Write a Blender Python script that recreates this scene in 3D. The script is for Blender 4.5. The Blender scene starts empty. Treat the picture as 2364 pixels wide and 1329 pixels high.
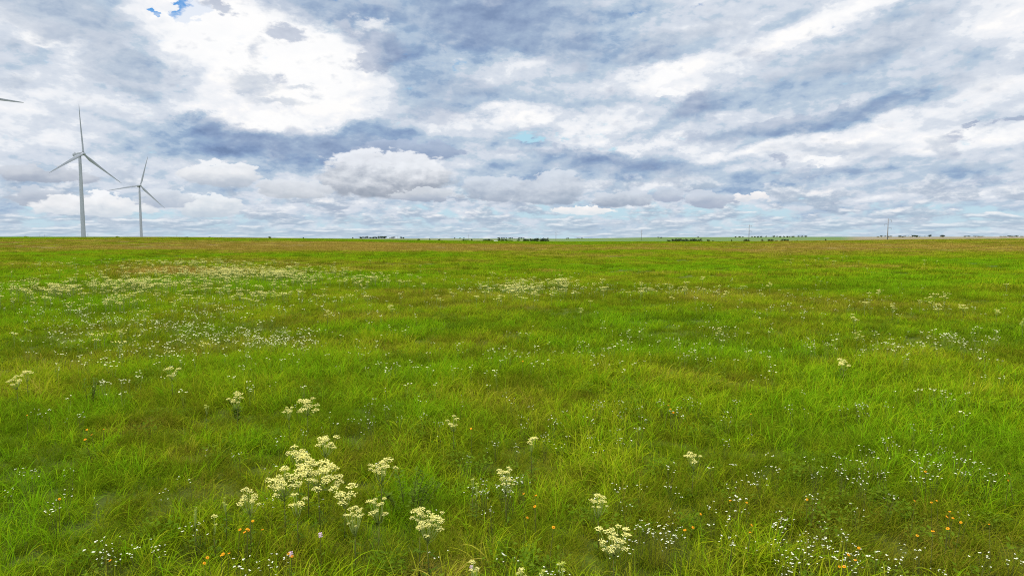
import bpy, bmesh, math, random
import numpy as np
from mathutils import Vector, Matrix

random.seed(7)
RNG = np.random.default_rng(11)
F_PX, CX, CY, HORIZON = 1576.0, 1182.0, 664.5, 547.0     # the photograph's focal length, centre and eye-level row, in its own pixels
PITCH = math.atan((CY - HORIZON) / F_PX)
CAM_Z = 3.15
SUN_AZ, SUN_EL = -62.0, 52.0
SKY_STRENGTH = 0.10

def ray(px, py):
    """Direction in the world of the line of sight through a pixel of the photograph."""
    u, v = (px - CX) / F_PX, (CY - py) / F_PX
    s, c = math.sin(PITCH), math.cos(PITCH)
    d = Vector((u, c + v * s, -s + v * c))
    return d.normalized()
def build_camera_and_light():
    sc = bpy.context.scene
    cd = bpy.data.cameras.new('camera'); cam = bpy.data.objects.new('camera', cd)
    sc.collection.objects.link(cam)
    cam.location = (0, 0, CAM_Z); cam.rotation_euler = (math.pi/2 - PITCH, 0, 0)
    cd.sensor_width = 36.0; cd.lens = 36.0 * F_PX / 2364.0
    cd.clip_start = 0.1; cd.clip_end = 60000
    sc.camera = cam
    ld = bpy.data.lights.new('sun', 'SUN'); ld.energy = SUN_STRENGTH; ld.angle = math.radians(SUN_ANGLE); ld.color = (1.0, .955, .88)
    lo = bpy.data.objects.new('sun', ld); sc.collection.objects.link(lo)
    a, e = math.radians(SUN_AZ), math.radians(SUN_EL)
    to_sun = Vector((math.sin(a) * math.cos(e), math.cos(a) * math.cos(e), math.sin(e)))
    lo.rotation_euler = to_sun.to_track_quat('Z', 'Y').to_euler()
    lo.location = to_sun * 50
    vs = sc.view_settings
    sc.display_settings.display_device = 'sRGB'
    vs.view_transform = 'Standard'; vs.look = 'None'; vs.gamma = 1.0; vs.exposure = EXPOSURE; vs.use_curve_mapping = False
    sc.cycles.pixel_filter_type = 'BLACKMAN_HARRIS'; sc.cycles.filter_width = 1.05
    sc.cycles.max_bounces = 4; sc.cycles.diffuse_bounces = 2; sc.cycles.transmission_bounces = 2; sc.cycles.transparent_max_bounces = 6
    sc.cycles.use_denoising = False

SUN_STRENGTH, SUN_ANGLE, EXPOSURE = 4.2, 9.0, 0.35
# ------------------------------------------------------------------ sky
def srgb(r, g, b):
    f = lambda c: (c/255/12.92) if c/255 <= 0.04045 else ((c/255+0.055)/1.055)**2.4
    return (f(r), f(g), f(b), 1.0)

class NT:
    """Small wrapper that strings shader nodes together."""
    def __init__(self, tree):
        self.t = tree; self.n = tree.nodes; self.l = tree.links
    def node(self, typ, **kw):
        n = self.n.new(typ)
        for k, v in kw.items(): setattr(n, k, v)
        return n
    def put(self, sock, v):
        if hasattr(v, 'is_output'): self.l.new(v, sock)
        elif v is not None: sock.default_value = v
    def math(self, op, a, b=None, c=None, clamp=False):
        n = self.node('ShaderNodeMath', operation=op, use_clamp=clamp)
        for s, v in zip(n.inputs, (a, b, c)):
            if v is not None: self.put(s, v)
        return n.outputs[0]
    def vmath(self, op, a, b=None):
        n = self.node('ShaderNodeVectorMath', operation=op)
        self.put(n.inputs[0], a)
        if b is not None: self.put(n.inputs[3] if op == 'SCALE' else n.inputs[1], b)
        return n.outputs['Value'] if op in ('DOT_PRODUCT', 'LENGTH') else n.outputs[0]
    def comb(self, x, y, z=0.0):
        n = self.node('ShaderNodeCombineXYZ')
        for s, v in zip(n.inputs, (x, y, z)): self.put(s, v)
        return n.outputs[0]
    def sep(self, v):
        n = self.node('ShaderNodeSeparateXYZ'); self.put(n.inputs[0], v); return n.outputs
    def noise(self, vec, scale, detail=6.0, rough=0.55, dist=0.0, color=False, lac=2.0):
        n = self.node('ShaderNodeTexNoise')
        self.put(n.inputs['Vector'], vec); n.inputs['Scale'].default_value = scale
        n.inputs['Detail'].default_value = detail; n.inputs['Roughness'].default_value = rough
        n.inputs['Lacunarity'].default_value = lac
        n.inputs['Distortion'].default_value = dist
        return n.outputs['Color'] if color else n.outputs[0]
    def smooth(self, x, a, b, lo=0.0, hi=1.0):
        n = self.node('ShaderNodeMapRange', interpolation_type='SMOOTHSTEP')
        self.put(n.inputs[0], x)
        for i, v in zip((1, 2, 3, 4), (a, b, lo, hi)): self.put(n.inputs[i], v)
        return n.outputs[0]
    def mix(self, f, a, b):
        n = self.node('ShaderNodeMix', data_type='RGBA')
        self.put(n.inputs[0], f); self.put(n.inputs[6], a); self.put(n.inputs[7], b)
        return n.outputs[2]
    def ramp(self, f, stops):
        n = self.node('ShaderNodeValToRGB'); self.put(n.inputs[0], f)
        e = n.color_ramp.elements
        while len(e) > 1: e.remove(e[-1])
        e[0].position, e[0].color = stops[0]
        for p, c in stops[1:]:
            x = e.new(p); x.color = c
        return n.outputs[0]

def ang(px, py):
    """Compass and height angle (degrees) of the sky seen towards a pixel of the photograph."""
    d = ray(px, py)
    return math.degrees(math.atan2(d[0], d[1])), math.degrees(math.asin(d[2]))

def build_world():
    w = bpy.data.worlds.new('World'); bpy.context.scene.world = w
    w.use_nodes = True
    w.node_tree.nodes.clear()
    N = NT(w.node_tree)
    tc = N.node('ShaderNodeTexCoord').outputs['Generated']
    d = N.vmath('NORMALIZE', tc)
    x, y, z = N.sep(d)
    az = N.math('DEGREES', N.math('ARCTAN2', x, y))
    el = N.math('DEGREES', N.math('ARCSINE', z))
    uv = N.comb(az, el)
    # cloud-deck coordinates: where the line of sight meets a flat deck overhead
    den = N.math('ADD', N.math('MAXIMUM', z, 0.0), 0.16)
    deck = N.comb(N.math('DIVIDE', x, den), N.math('MULTIPLY', N.math('DIVIDE', y, den), .62), 0.0)
    low = N.comb(az, N.math('MULTIPLY', el, 1.9), 3.0)
    # ragged edges: displace the layout by fractal noise
    w1 = N.vmath('SUBTRACT', N.noise(deck, 1.1, 3, .5, color=True), (.5, .5, .5))
    w2 = N.vmath('SUBTRACT', N.noise(low, .22, 9, .62, color=True), (.5, .5, .5))
    uvw = N.vmath('ADD', uv, N.vmath('MULTIPLY', w1, (7.0, 2.6, 0.0)))
    uvw = N.vmath('ADD', uvw, N.vmath('MULTIPLY', w2, (7.5, 5.0, 0.0)))
    uvc = N.vmath('ADD', uv, N.vmath('MULTIPLY', N.vmath('SUBTRACT', N.noise(low, .55, 9, .60, color=True), (.5, .5, .5)), (4.2, 2.6, 0.0)))

    def blob(vec, px, py, rx, ry, rot):
        a0, e0 = ang(px, py)
        a1, _ = ang(px + rx, py); a2, _ = ang(px - rx, py)
        _, e1 = ang(px, py - ry); _, e2 = ang(px, py + ry)
        m = N.node('ShaderNodeMapping', vector_type='TEXTURE')
        N.put(m.inputs['Vector'], vec)
        m.inputs['Location'].default_value = (a0, e0, 0)
        m.inputs['Rotation'].default_value = (0, 0, math.radians(-rot))
        m.inputs['Scale'].default_value = ((a1 - a2) / 2, (e1 - e2) / 2, 1)
        g = N.node('ShaderNodeTexGradient', gradient_type='SPHERICAL')
        N.put(g.inputs[0], m.outputs[0])
        return g.outputs['Fac'], m.outputs[0]

    def field(vec, blobs, start):
        acc = start
        for b in blobs:
            f, _ = blob(vec, *b[:5])
            acc = N.math('MULTIPLY_ADD', f, b[5], acc)
        return acc

    # relief: the same fractal, lit from above and from the left
    def fract(v): return N.noise(v, 2.1, 10, .56)
    n0 = fract(deck)
    n1 = fract(N.vmath('ADD', deck, (-.05, -.10, 0.0)))
    relief = N.math('SUBTRACT', n0, n1)
    def puffs(v):
        o = N.node('ShaderNodeTexVoronoi', feature='SMOOTH_F1', voronoi_dimensions='2D')
        vv = N.vmath('ADD', v, N.vmath('MULTIPLY', N.vmath('SUBTRACT', N.noise(v, .35, 4, .6, color=True), (.5, .5, .5)), (3.5, 3.5, 0.0)))
        N.put(o.inputs['Vector'], vv); o.inputs['Scale'].default_value = .42; o.inputs['Detail'].default_value = 3.0; o.inputs['Roughness'].default_value = .55; o.inputs['Smoothness'].default_value = .6
        o.normalize = True
        return N.math('MULTIPLY_ADD', o.outputs['Distance'], -.45, N.math('MULTIPLY_ADD', N.noise(v, .28, 10, .56), .80, .27))
    m0 = puffs(low)
    m1 = puffs(N.vmath('ADD', low, (-.35, .8, 0.0)))
    relief2 = N.math('SUBTRACT', m0, m1)

    base = N.smooth(el, 0.0, 9.0, .60, .73)
    b = field(uvw, SOFT, base)
    # the layout levels off towards both ends so that thick and thin cloud keep their texture
    b = N.math('MULTIPLY_ADD', N.math('TANH', N.math('MULTIPLY', N.math('SUBTRACT', b, .55), 2.1)), .40, .53)
    b = N.math('MULTIPLY_ADD', relief, .80, b)
    b = N.math('MULTIPLY_ADD', relief2, .85, b)
    b = N.math('MULTIPLY_ADD', N.math('SUBTRACT', n0, .5), .55, b)
    deckcol = N.ramp(b, [(0.0, srgb(116, 139, 176)), (.16, srgb(134, 158, 194)), (.33, srgb(155, 179, 207)), (.40, srgb(175, 194, 216)), (.53, srgb(191, 207, 223)),
                         (.585, srgb(208, 217, 230)), (.70, srgb(219, 226, 236)), (.765, srgb(235, 239, 245)), (.90, srgb(246, 247, 250)), (.98, srgb(255, 254, 253))])
    # clear sky behind: the Nishita sky, a pale cyan band of haze low down
    sky = N.node('ShaderNodeTexSky', sky_type='NISHITA')
    sky.sun_disc = False; sky.sun_elevation = math.radians(SUN_EL); sky.sun_rotation = math.radians(SUN_AZ)
    sky.air_density = 1.0; sky.dust_density = .6; sky.ozone_density = 2.0
    nish = N.vmath('MULTIPLY', sky.outputs[0], (.030, .075, .11))
    pale = N.mix(N.smooth(el, 0.0, 6.0), srgb(196, 220, 232), srgb(176, 218, 236))
    clear = N.mix(N.smooth(el, 9.0, 17.0), pale, nish)
    # gaps in the deck: a few placed, and thin open lanes low over the horizon
    gaps = field(uvc, HOLES, N.smooth(el, 5.0, .5, 0.0, .32))
    gaps = N.math('MULTIPLY_ADD', N.math('SUBTRACT', .5, N.noise(low, .5, 8, .55)), 1.5, gaps)
    gapm = N.smooth(gaps, .22, .46)
    col = N.mix(gapm, deckcol, clear)
    # crisp bright gaps and dark scud
    for lst, lo, hi, a in ((BRIGHT, None, None, .78), (SHEET, (164, 180, 202), (218, 225, 234), .65), (SLATE, (138, 158, 190), (188, 202, 220), .50), (SCUD, (136, 153, 184), (186, 198, 218), .66)):
        f = field(uvc, lst, 0.0)
        f = N.math('MULTIPLY_ADD', N.math('SUBTRACT', m0, .5), 1.0, f)
        k = N.smooth(f, .10, .42)
        k = N.math('MULTIPLY', k, a)
        if lst is BRIGHT: colr = srgb(255, 255, 255)
        else: colr = N.mix(N.math('MULTIPLY_ADD', relief2, 2.0, N.math('MULTIPLY_ADD', N.math('SUBTRACT', n0, .5), 1.2, .38), clamp=True), srgb(*lo), srgb(*hi))
        col = N.mix(k, col, colr)
    # low cumulus bank: small clouds shrinking towards the horizon
    lowp = N.comb(N.math('MULTIPLY', az, .30), N.math('MULTIPLY', N.math('LOGARITHM', N.math('ADD', N.math('MAXIMUM', el, 0.0), .8), 2.718), 2.6), 7.0)
    c0 = N.noise(lowp, 1.0, 10, .58); c1 = N.noise(N.vmath('ADD', lowp, (-.06, .22, 0.0)), 1.0, 10, .58)
    cm = N.math('MULTIPLY', N.smooth(N.math('ADD', c0, N.smooth(el, 2.6, .6, 0.0, .07)), .49, .58), N.smooth(el, 6.5, 3.0))
    csh = N.math('MULTIPLY_ADD', N.math('SUBTRACT', c0, c1), 3.6, .42, clamp=True)
    ccol = N.ramp(csh, [(0.0, srgb(150, 168, 192)), (.45, srgb(178, 192, 209)), (.75, srgb(226, 231, 238)), (1.0, srgb(250, 248, 248))])
    col = N.mix(N.math('MULTIPLY', cm, .8), col, ccol)
    # single cumulus clouds with flat grey bases
    for (px, py, rx, ry, lo, hi) in CUMULUS:
        f, mv = blob(uvc, px, py, rx, ry, 0)
        _, raw = blob(uv, px, py, rx, ry, 0)
        yy = N.sep(raw)[1]
        f = N.math('MULTIPLY_ADD', N.math('SUBTRACT', m0, .5), .5, f)
        # the base is cut flat
        f = N.math('MULTIPLY', f, N.smooth(yy, -.95, -.35))
        k = N.smooth(f, .15, N.math('MAXIMUM', N.math('MULTIPLY_ADD', yy, -.06, .30), .20))
        sh = N.math('MULTIPLY_ADD', yy, .62, .54)
        sh = N.math('MULTIPLY_ADD', relief2, 1.35, sh, clamp=True)
        cc = N.ramp(sh, [(0.0, srgb(*lo)), (.30, srgb(*[l*.75+h*.25 for l, h in zip(lo, hi)])), (.75, srgb(*hi)), (1.0, srgb(*[min(255, h+9) for h in hi]))])
        col = N.mix(N.math('MULTIPLY', k, .88), col, cc)
    # air over the horizon pales everything far off
    col = N.mix(N.smooth(el, 2.2, -.2, 0.0, .38), col, srgb(190, 213, 228))
    # unseen cloud overhead and behind, brightened to add light on the field
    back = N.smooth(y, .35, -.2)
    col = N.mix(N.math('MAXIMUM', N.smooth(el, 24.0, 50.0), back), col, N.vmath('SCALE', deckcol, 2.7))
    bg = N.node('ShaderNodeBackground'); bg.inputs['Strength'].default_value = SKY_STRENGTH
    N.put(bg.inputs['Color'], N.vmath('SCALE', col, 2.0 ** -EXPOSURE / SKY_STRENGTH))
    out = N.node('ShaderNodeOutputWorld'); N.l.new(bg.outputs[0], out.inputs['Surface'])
    w.cycles.sampling_method = 'MANUAL'; w.cycles.sample_map_resolution = 512

# layout of the cloud cover; each line is (x, y, half width, half height, tilt, amount), read off the photograph and turned into sky angles
SOFT = [
 (150, 45, 260, 85, 8, -0.39), (310, 165, 150, 75, 0, -0.51), (50, 110, 120, 60, 0, -0.11), (60, 190, 120, 40, 0, -0.09),
 (690, 5, 230, 75, 5, -0.69), (1120, 20, 380, 130, 0, -0.87), (1330, 95, 330, 100, -4, -0.39), (900, 110, 150, 90, 20, -0.51), (1500, 25, 300, 40, 0, -0.21),
 (1560, 120, 230, 45, -8, -0.32), (1080, 215, 340, 75, 2, -0.41), (700, 345, 480, 75, 0, -0.78), (480, 300, 330, 48, 6, -0.46),
 (1000, 270, 220, 40, -5, -0.32), (1560, 265, 330, 60, -8, -0.27), (1620, 240, 130, 45, -12, -0.32), (1840, 292, 260, 38, -9, -0.39), (2030, 238, 230, 40, -12, -0.35),
 (1330, 355, 330, 30, 2, -0.35), (1500, 385, 500, 45, 3, -0.29), (1950, 402, 420, 24, 0, -0.28), (2240, 420, 240, 22, 0, -0.24), (1250, 400, 380, 45, 0, -0.23),
 (1950, 110, 420, 110, -10, -0.15), (2120, 180, 360, 60, -6, -0.21), (1480, 95, 200, 35, -5, -0.14), (1990, 450, 400, 26, 0, -0.14), (130, 395, 180, 40, 0, -0.18),
 (560, 120, 380, 170, 8, 0.85), (730, 180, 220, 120, 0, 0.60), (430, 45, 220, 80, 0, 0.60), (650, 265, 230, 45, 0, 0.55), (90, 95, 200, 45, 0, 0.35), (330, 250, 420, 60, 0, 0.20),
 (110, 320, 300, 60, 0, 0.15), (850, 60, 110, 40, 0, 0.40), (1120, 280, 260, 34, -5, 0.45), (1330, 280, 240, 36, -4, 0.40), (1530, 178, 110, 40, -10, 0.50),
 (1450, 335, 260, 18, -2, 0.35), (1750, 338, 340, 22, -5, 0.34), (2220, 308, 300, 40, -4, 0.50), (2150, 262, 300, 26, -8, 0.22), (1950, 25, 300, 45, -18, 0.50),
 (2300, 45, 170, 80, 0, 0.45), (1800, 82, 140, 32, -6, 0.45), (1480, 60, 240, 60, -10, 0.15), (1220, 150, 160, 45, 0, 0.20),
]
SHEET = [(140, 38, 230, 80, 4, .8), (300, 165, 130, 66, 0, .7), (30, 105, 70, 30, 0, .4), (40, 190, 90, 26, 0, .4), (250, 130, 90, 40, 0, .4), (1500, 100, 150, 40, -8, .55), (1660, 60, 130, 40, -6, .4), (2060, 70, 170, 60, -10, .5), (1980, 135, 260, 50, -6, .45), (2180, 330, 60, 40, 20, .5), (1930, 345, 260, 26, 4, .4), (110, 395, 140, 26, 0, .4), (2240, 180, 160, 50, -4, .35), (600, 190, 110, 32, 0, .45), (640, 236, 110, 16, 0, .45), (560, 212, 70, 16, 0, .4), (700, 205, 50, 12, 0, .4)]
SLATE = [(700, 8, 160, 58, 6, .75), (1130, 28, 330, 110, 2, .75), (1290, 110, 180, 60, 0, .5), (1490, 130, 120, 22, -6, .6), (740, 335, 330, 46, 2, .6), (480, 290, 170, 26, 8, .4), (1620, 243, 110, 40, -12, .7), (1830, 290, 210, 26, -8, .7), (2040, 238, 160, 22, -12, .7), (1300, 352, 210, 16, 2, .6), (1450, 385, 330, 26, 3, .45), (1900, 398, 260, 14, -1, .5), (2260, 420, 150, 14, 0, .5), (1010, 262, 160, 34, -4, .5), (1070, 205, 150, 40, 4, .45), (1640, 315, 150, 22, -10, .5)]
HOLES = [(437, 22, 50, 48, 0, 1.25), (366, 28, 18, 16, 0, .9), (1240, 318, 150, 22, -3, .5), (1500, 488, 380, 26, 0, .2), (2150, 500, 420, 30, 0, .22), (1250, 490, 200, 20, 0, .2)]
BRIGHT = [(560, 95, 270, 115, 0, .8), (745, 172, 120, 105, 0, .75), (650, 280, 130, 28, 0, .6), (850, 62, 80, 26, 0, .5), (1535, 176, 62, 30, -12, .9), (1545, 215, 26, 12, 0, .9), (1900, 370, 60, 10, -4, .9),
 (470, 30, 60, 40, 0, .6), (100, 95, 70, 22, 0, .5), (2230, 310, 150, 26, -4, .5), (1960, 25, 170, 34, -12, .42), (1810, 82, 80, 18, -3, .42), (1240, 275, 60, 20, 0, .5)]
SCUD = [(665, 77, 70, 26, 8, .65), (870, 105, 110, 56, 15, .75), (850, 148, 60, 24, 0, .6), (505, 12, 50, 24, 15, .7), (2335, 273, 60, 13, -8, .9), (2252, 283, 26, 9, 0, .8), (1805, 366, 28, 17, 20, .6),
 (640, 188, 60, 20, 0, .35), (2215, 318, 36, 34, 10, .42), (1600, 246, 70, 34, -14, .5)]
CUMULUS = [
 # a darker bank behind the big one
 (950, 348, 150, 34, (140, 159, 190), (170, 185, 209)),
 (890, 408, 190, 78, (140, 150, 166), (234, 237, 242)),
 (680, 440, 120, 28, (184, 192, 202), (216, 221, 228)),
 (510, 405, 105, 42, (182, 192, 206), (236, 238, 241)),
 (1140, 440, 105, 40, (154, 168, 188), (206, 214, 225)),
 (1275, 440, 110, 52, (152, 167, 187), (208, 216, 227)),
 (1440, 462, 90, 24, (150, 164, 184), (204, 212, 223)),
 (1545, 452, 56, 22, (164, 176, 198), (196, 206, 220)),
 (1650, 464, 80, 26, (160, 172, 194), (198, 207, 220)),
 (1728, 456, 46, 20, (214, 220, 228), (250, 246, 245)),
 (1350, 486, 90, 16, (222, 230, 236), (252, 248, 246)),
 (110, 462, 130, 30, (162, 172, 190), (196, 204, 216)),
 (230, 478, 190, 36, (204, 213, 223), (242, 243, 245)),
 (480, 478, 100, 40, (192, 204, 217), (232, 236, 240)),
 (390, 462, 90, 26, (176, 188, 206), (212, 219, 228)),
 (980, 452, 90, 22, (158, 170, 190), (208, 214, 222)),
 (120, 405, 120, 30, (160, 170, 188), (200, 206, 216)),
]
# ------------------------------------------------------------------ helpers
def link(o, parent=None):
    bpy.context.scene.collection.objects.link(o)
    if parent: o.parent = parent
    return o
def tag(o, label=None, cat=None, group=None, kind=None):
    for k, v in (('label', label), ('category', cat), ('group', group), ('kind', kind)):
        if v: o[k] = v
    return o
def new_mesh(name, V, F, mat=None, attrs=None, midx=None, smooth=False):
    me = bpy.data.meshes.new(name)
    V = np.asarray(V, np.float32)
    if isinstance(F, np.ndarray):
        n, k = F.shape
        me.vertices.add(len(V)); me.vertices.foreach_set('co', V.ravel())
        me.loops.add(n * k); me.loops.foreach_set('vertex_index', F.astype(np.int32).ravel())
        me.polygons.add(n); me.polygons.foreach_set('loop_start', np.arange(0, n * k, k, dtype=np.int32))
        me.update(calc_edges=True)
    else:
        me.from_pydata(V.tolist(), [], F)
    for m in (mat if isinstance(mat, (list, tuple)) else [mat] if mat else []): me.materials.append(m)
    if midx is not None: me.polygons.foreach_set('material_index', np.asarray(midx, np.int32))
    me.polygons.foreach_set('use_smooth', np.full(len(me.polygons), smooth))
    for k, v in (attrs or {}).items():
        a = me.attributes.new(k, 'FLOAT', 'POINT'); a.data.foreach_set('value', np.asarray(v, np.float32))
    me.update()
    return me
def obj(name, me, parent=None): return link(bpy.data.objects.new(name, me), parent)
def empty(name, loc, rz=0.0):
    o = bpy.data.objects.new(name, None); o.empty_display_size = .2
    o.location = loc; o.rotation_euler = (0, 0, rz)
    return link(o)

class MB:
    """Collects shapes of several materials and links them as one mesh."""
    def __init__(self): self.v, self.f, self.m = [], [], []
    def add(self, V, F, m=0):
        o = len(self.v); self.v += [tuple(p) for p in V]
        self.f += [tuple(o + i for i in f) for f in F]; self.m += [m] * len(F)
    def box(self, c, s, m=0, rz=0.0):
        V = [(x * s[0] / 2, y * s[1] / 2, z * s[2] / 2) for x in (-1, 1) for y in (-1, 1) for z in (-1, 1)]
        cz, sz = math.cos(rz), math.sin(rz)
        V = [(c[0] + x * cz - y * sz, c[1] + x * sz + y * cz, c[2] + z) for x, y, z in V]
        self.add(V, [(0, 1, 3, 2), (4, 6, 7, 5), (0, 4, 5, 1), (2, 3, 7, 6), (0, 2, 6, 4), (1, 5, 7, 3)], m)
    def tube(self, pts, rad, n=6, m=0, caps=True):
        pts = [Vector(p) for p in pts]; V = []
        for i, p in enumerate(pts):
            t = (pts[min(i + 1, len(pts) - 1)] - pts[max(i - 1, 0)]).normalized()
            a = t.cross(Vector((0, 0, 1)) if abs(t.z) < .9 else Vector((1, 0, 0))).normalized(); b = t.cross(a)
            r = rad[i] if isinstance(rad, (list, tuple)) else rad
            V += [p + (a * math.cos(6.28318 * k / n) + b * math.sin(6.28318 * k / n)) * r for k in range(n)]
        F = [(i * n + k, i * n + (k + 1) % n, (i + 1) * n + (k + 1) % n, (i + 1) * n + k) for i in range(len(pts) - 1) for k in range(n)]
        if caps: F += [tuple(range(n))[::-1], tuple(range((len(pts) - 1) * n, len(pts) * n))]
        self.add(V, F, m)
    def octa(self, c, r, m=0, flat=1.0):
        x, y, z = c
        V = [(x + r, y, z), (x - r, y, z), (x, y + r, z), (x, y - r, z), (x, y, z + r * flat), (x, y, z - r * flat)]
        self.add(V, [(0, 2, 4), (2, 1, 4), (1, 3, 4), (3, 0, 4), (2, 0, 5), (1, 2, 5), (3, 1, 5), (0, 3, 5)], m)
    def mesh(self, name, mats, smooth=False): return new_mesh(name, self.v, self.f, mats, midx=self.m, smooth=smooth)
    def build(self, name, mats, parent=None, smooth=False): return obj(name, self.mesh(name, mats, smooth), parent)

# ------------------------------------------------------------------ fractal noise on the plane
def vnoise(x, y, seed):
    xi, yi = np.floor(x).astype(np.int64), np.floor(y).astype(np.int64)
    fx, fy = x - xi, y - yi
    fx, fy = fx * fx * (3 - 2 * fx), fy * fy * (3 - 2 * fy)
    def h(a, b):
        n = (a * 374761393 + b * 668265263 + seed * 974711) & 0xffffffff
        n = ((n ^ (n >> 13)) * 1274126177) & 0xffffffff
        return ((n ^ (n >> 16)) & 0xffff) / 65535.0
    return (h(xi, yi) * (1 - fx) + h(xi + 1, yi) * fx) * (1 - fy) + (h(xi, yi + 1) * (1 - fx) + h(xi + 1, yi + 1) * fx) * fy
def fbm(x, y, scale, seed=0, octs=4):
    x, y = np.asarray(x, float) / scale, np.asarray(y, float) / scale
    s = a = 0.0; k = 1.0
    for i in range(octs):
        s = s + k * vnoise(x * 2 ** i + 17.3 * i, y * 2 ** i - 9.1 * i, seed + i); a += k; k *= .5
    return s / a
def sstep(x, a, b):
    t = np.clip((np.asarray(x, float) - a) / (b - a), 0, 1); return t * t * (3 - 2 * t)

# ------------------------------------------------------------------ terrain
CREST, VALLEY, RIDGE = 420.0, 900.0, 4200.0
def gz(X, Y):
    X, Y = np.asarray(X, float), np.asarray(Y, float)
    r = np.hypot(X, Y) + 1e-6
    ca = np.clip(Y / r, .25, 1)
    px = np.clip(CX + F_PX * X / np.maximum(r * ca, 1e-6), -3000, 5000)
    yc = np.interp(px, [-3000, 0, 400, 780, 1000, 1200, 1300, 1540, 1800, 1950, 2100, 2364, 5000], [546.2, 546.2, 546.8, 551, 554.4, 556.4, 557.2, 556.8, 556.2, 554.2, 552, 550.4, 549.4])
    yr = np.interp(px, [-3000, 0, 400, 780, 950, 1300, 1400, 1540, 1800, 2364, 5000], [546.4, 546.4, 546.4, 550, 550.4, 551, 549.4, 547.6, 546.7, 546.4, 546.4])
    zc = CAM_Z - .25 - (yc - HORIZON) / F_PX * CREST * ca
    zr = CAM_Z - (yr - HORIZON) / F_PX * RIDGE * ca
    near = zc * np.clip(r / CREST, 0, 1) ** 1.6 + ((fbm(X, Y, 9, 3, 3) - .5) * .22 + (fbm(X, Y, 2.2, 8, 2) - .5) * .10) * sstep(r, 500, 60) + (fbm(X, Y, 70, 5, 2) - .5) * .5 * sstep(r, 25, 90) * sstep(r, 420, 250)
    zv = zc - 7.0
    z = np.where(r < CREST, near, zc + (zv - zc) * sstep(r, CREST, VALLEY))
    t = np.clip((r - VALLEY) / (RIDGE - VALLEY), 0, 1)
    z = np.where(r > VALLEY, zv + (zr - zv) * (.35 * t + .65 * t ** 2.2) + (fbm(X, Y, 600, 9, 3) - .5) * 3.0 * np.sin(np.pi * t), z)
    z = np.where(r > RIDGE, CAM_Z + (zr - CAM_Z) * r / RIDGE - .003 * (r - RIDGE), z)
    return z

def ground_at(px, py, h=0.0, far=RIDGE):
    """Where the line of sight through a pixel of the photograph meets the ground (raised by h)."""
    d = ray(px, py)
    k = np.concatenate([np.linspace(3, 60, 1500), np.geomspace(60.2, far, 3000)])
    X, Y, Z = d.x * k, d.y * k, CAM_Z + d.z * k
    hit = np.nonzero(Z <= gz(X, Y) + h)[0]
    i = hit[0] if len(hit) else len(k) - 1
    return float(X[i]), float(Y[i]), float(gz(X[i], Y[i]))

def ellipse(X, Y, px, py, rx, ry, h=0.3):
    """1 in the middle of a patch of ground whose outline in the photograph is an ellipse, 0 outside."""
    c = ground_at(px, py, h); n = ground_at(px, py + ry, h); f = ground_at(px, max(py - ry, 556), h); s = ground_at(px + rx, py, h)
    a = math.hypot(s[0] - c[0], s[1] - c[1])
    ang_ = math.atan2(c[0], c[1]); ux, uy = math.sin(ang_), math.cos(ang_)
    du = (X - c[0]) * ux + (Y - c[1]) * uy; dv = (X - c[0]) * uy - (Y - c[1]) * ux
    lf = max(math.hypot(f[0] - c[0], f[1] - c[1]), .5); ln = max(math.hypot(n[0] - c[0], n[1] - c[1]), .5)
    q = np.hypot(np.where(du > 0, du / lf, du / ln), dv / a)
    return np.clip(1.25 - q, 0, 1)

DRY = [(430, 624, 200, 13, 1.3), (330, 985, 230, 50, .40), (430, 1015, 90, 22, .6), (1000, 1280, 130, 60, .55), (300, 955, 120, 25, .35), (1640, 860, 260, 28, .40), (1120, 905, 160, 24, .35),
       (820, 568, 560, 10, 1.3), (700, 560, 520, 5, .9), (2000, 566, 420, 5, .6), (1900, 573, 500, 8, .3), (2150, 960, 240, 40, .2), (120, 830, 160, 40, .25), (650, 1230, 200, 40, .25)]
LUSH = [(2000, 660, 330, 26, .6), (520, 562, 420, 8, .55), (1330, 735, 420, 28, .5), (900, 745, 260, 20, .55), (640, 645, 80, 8, .9), (1200, 610, 250, 9, .4), (950, 930, 240, 40, .35), (60, 700, 300, 40, .3),
        (40, 930, 60, 40, .5), (1560, 785, 360, 26, .4), (210, 606, 60, 5, .6), (945, 1130, 90, 60, .6), (205, 905, 60, 40, .5), (1400, 1000, 400, 50, .2), (2250, 1020, 200, 90, .2)]

def dryness(X, Y):
    r = np.hypot(X, Y)
    q = .24 + (fbm(X, Y, 3.2, 21, 4) - .5) * .8 + (fbm(X, Y, 17, 31, 3) - .5) * 1.1 * sstep(r, 8, 30) + (fbm(X, Y * .45, 90, 41, 3) - .5) * 1.5 * sstep(r, 40, 120) + .10 * sstep(r, 60, 200)
    q = q + .12 * sstep(r, 11, 6)
    for d in DRY: q = q + .7 * d[4] * ellipse(X, Y, *d[:4])
    for d in LUSH: q = q - d[4] * ellipse(X, Y, *d[:4])
    return np.clip(q, 0, 1)

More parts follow.
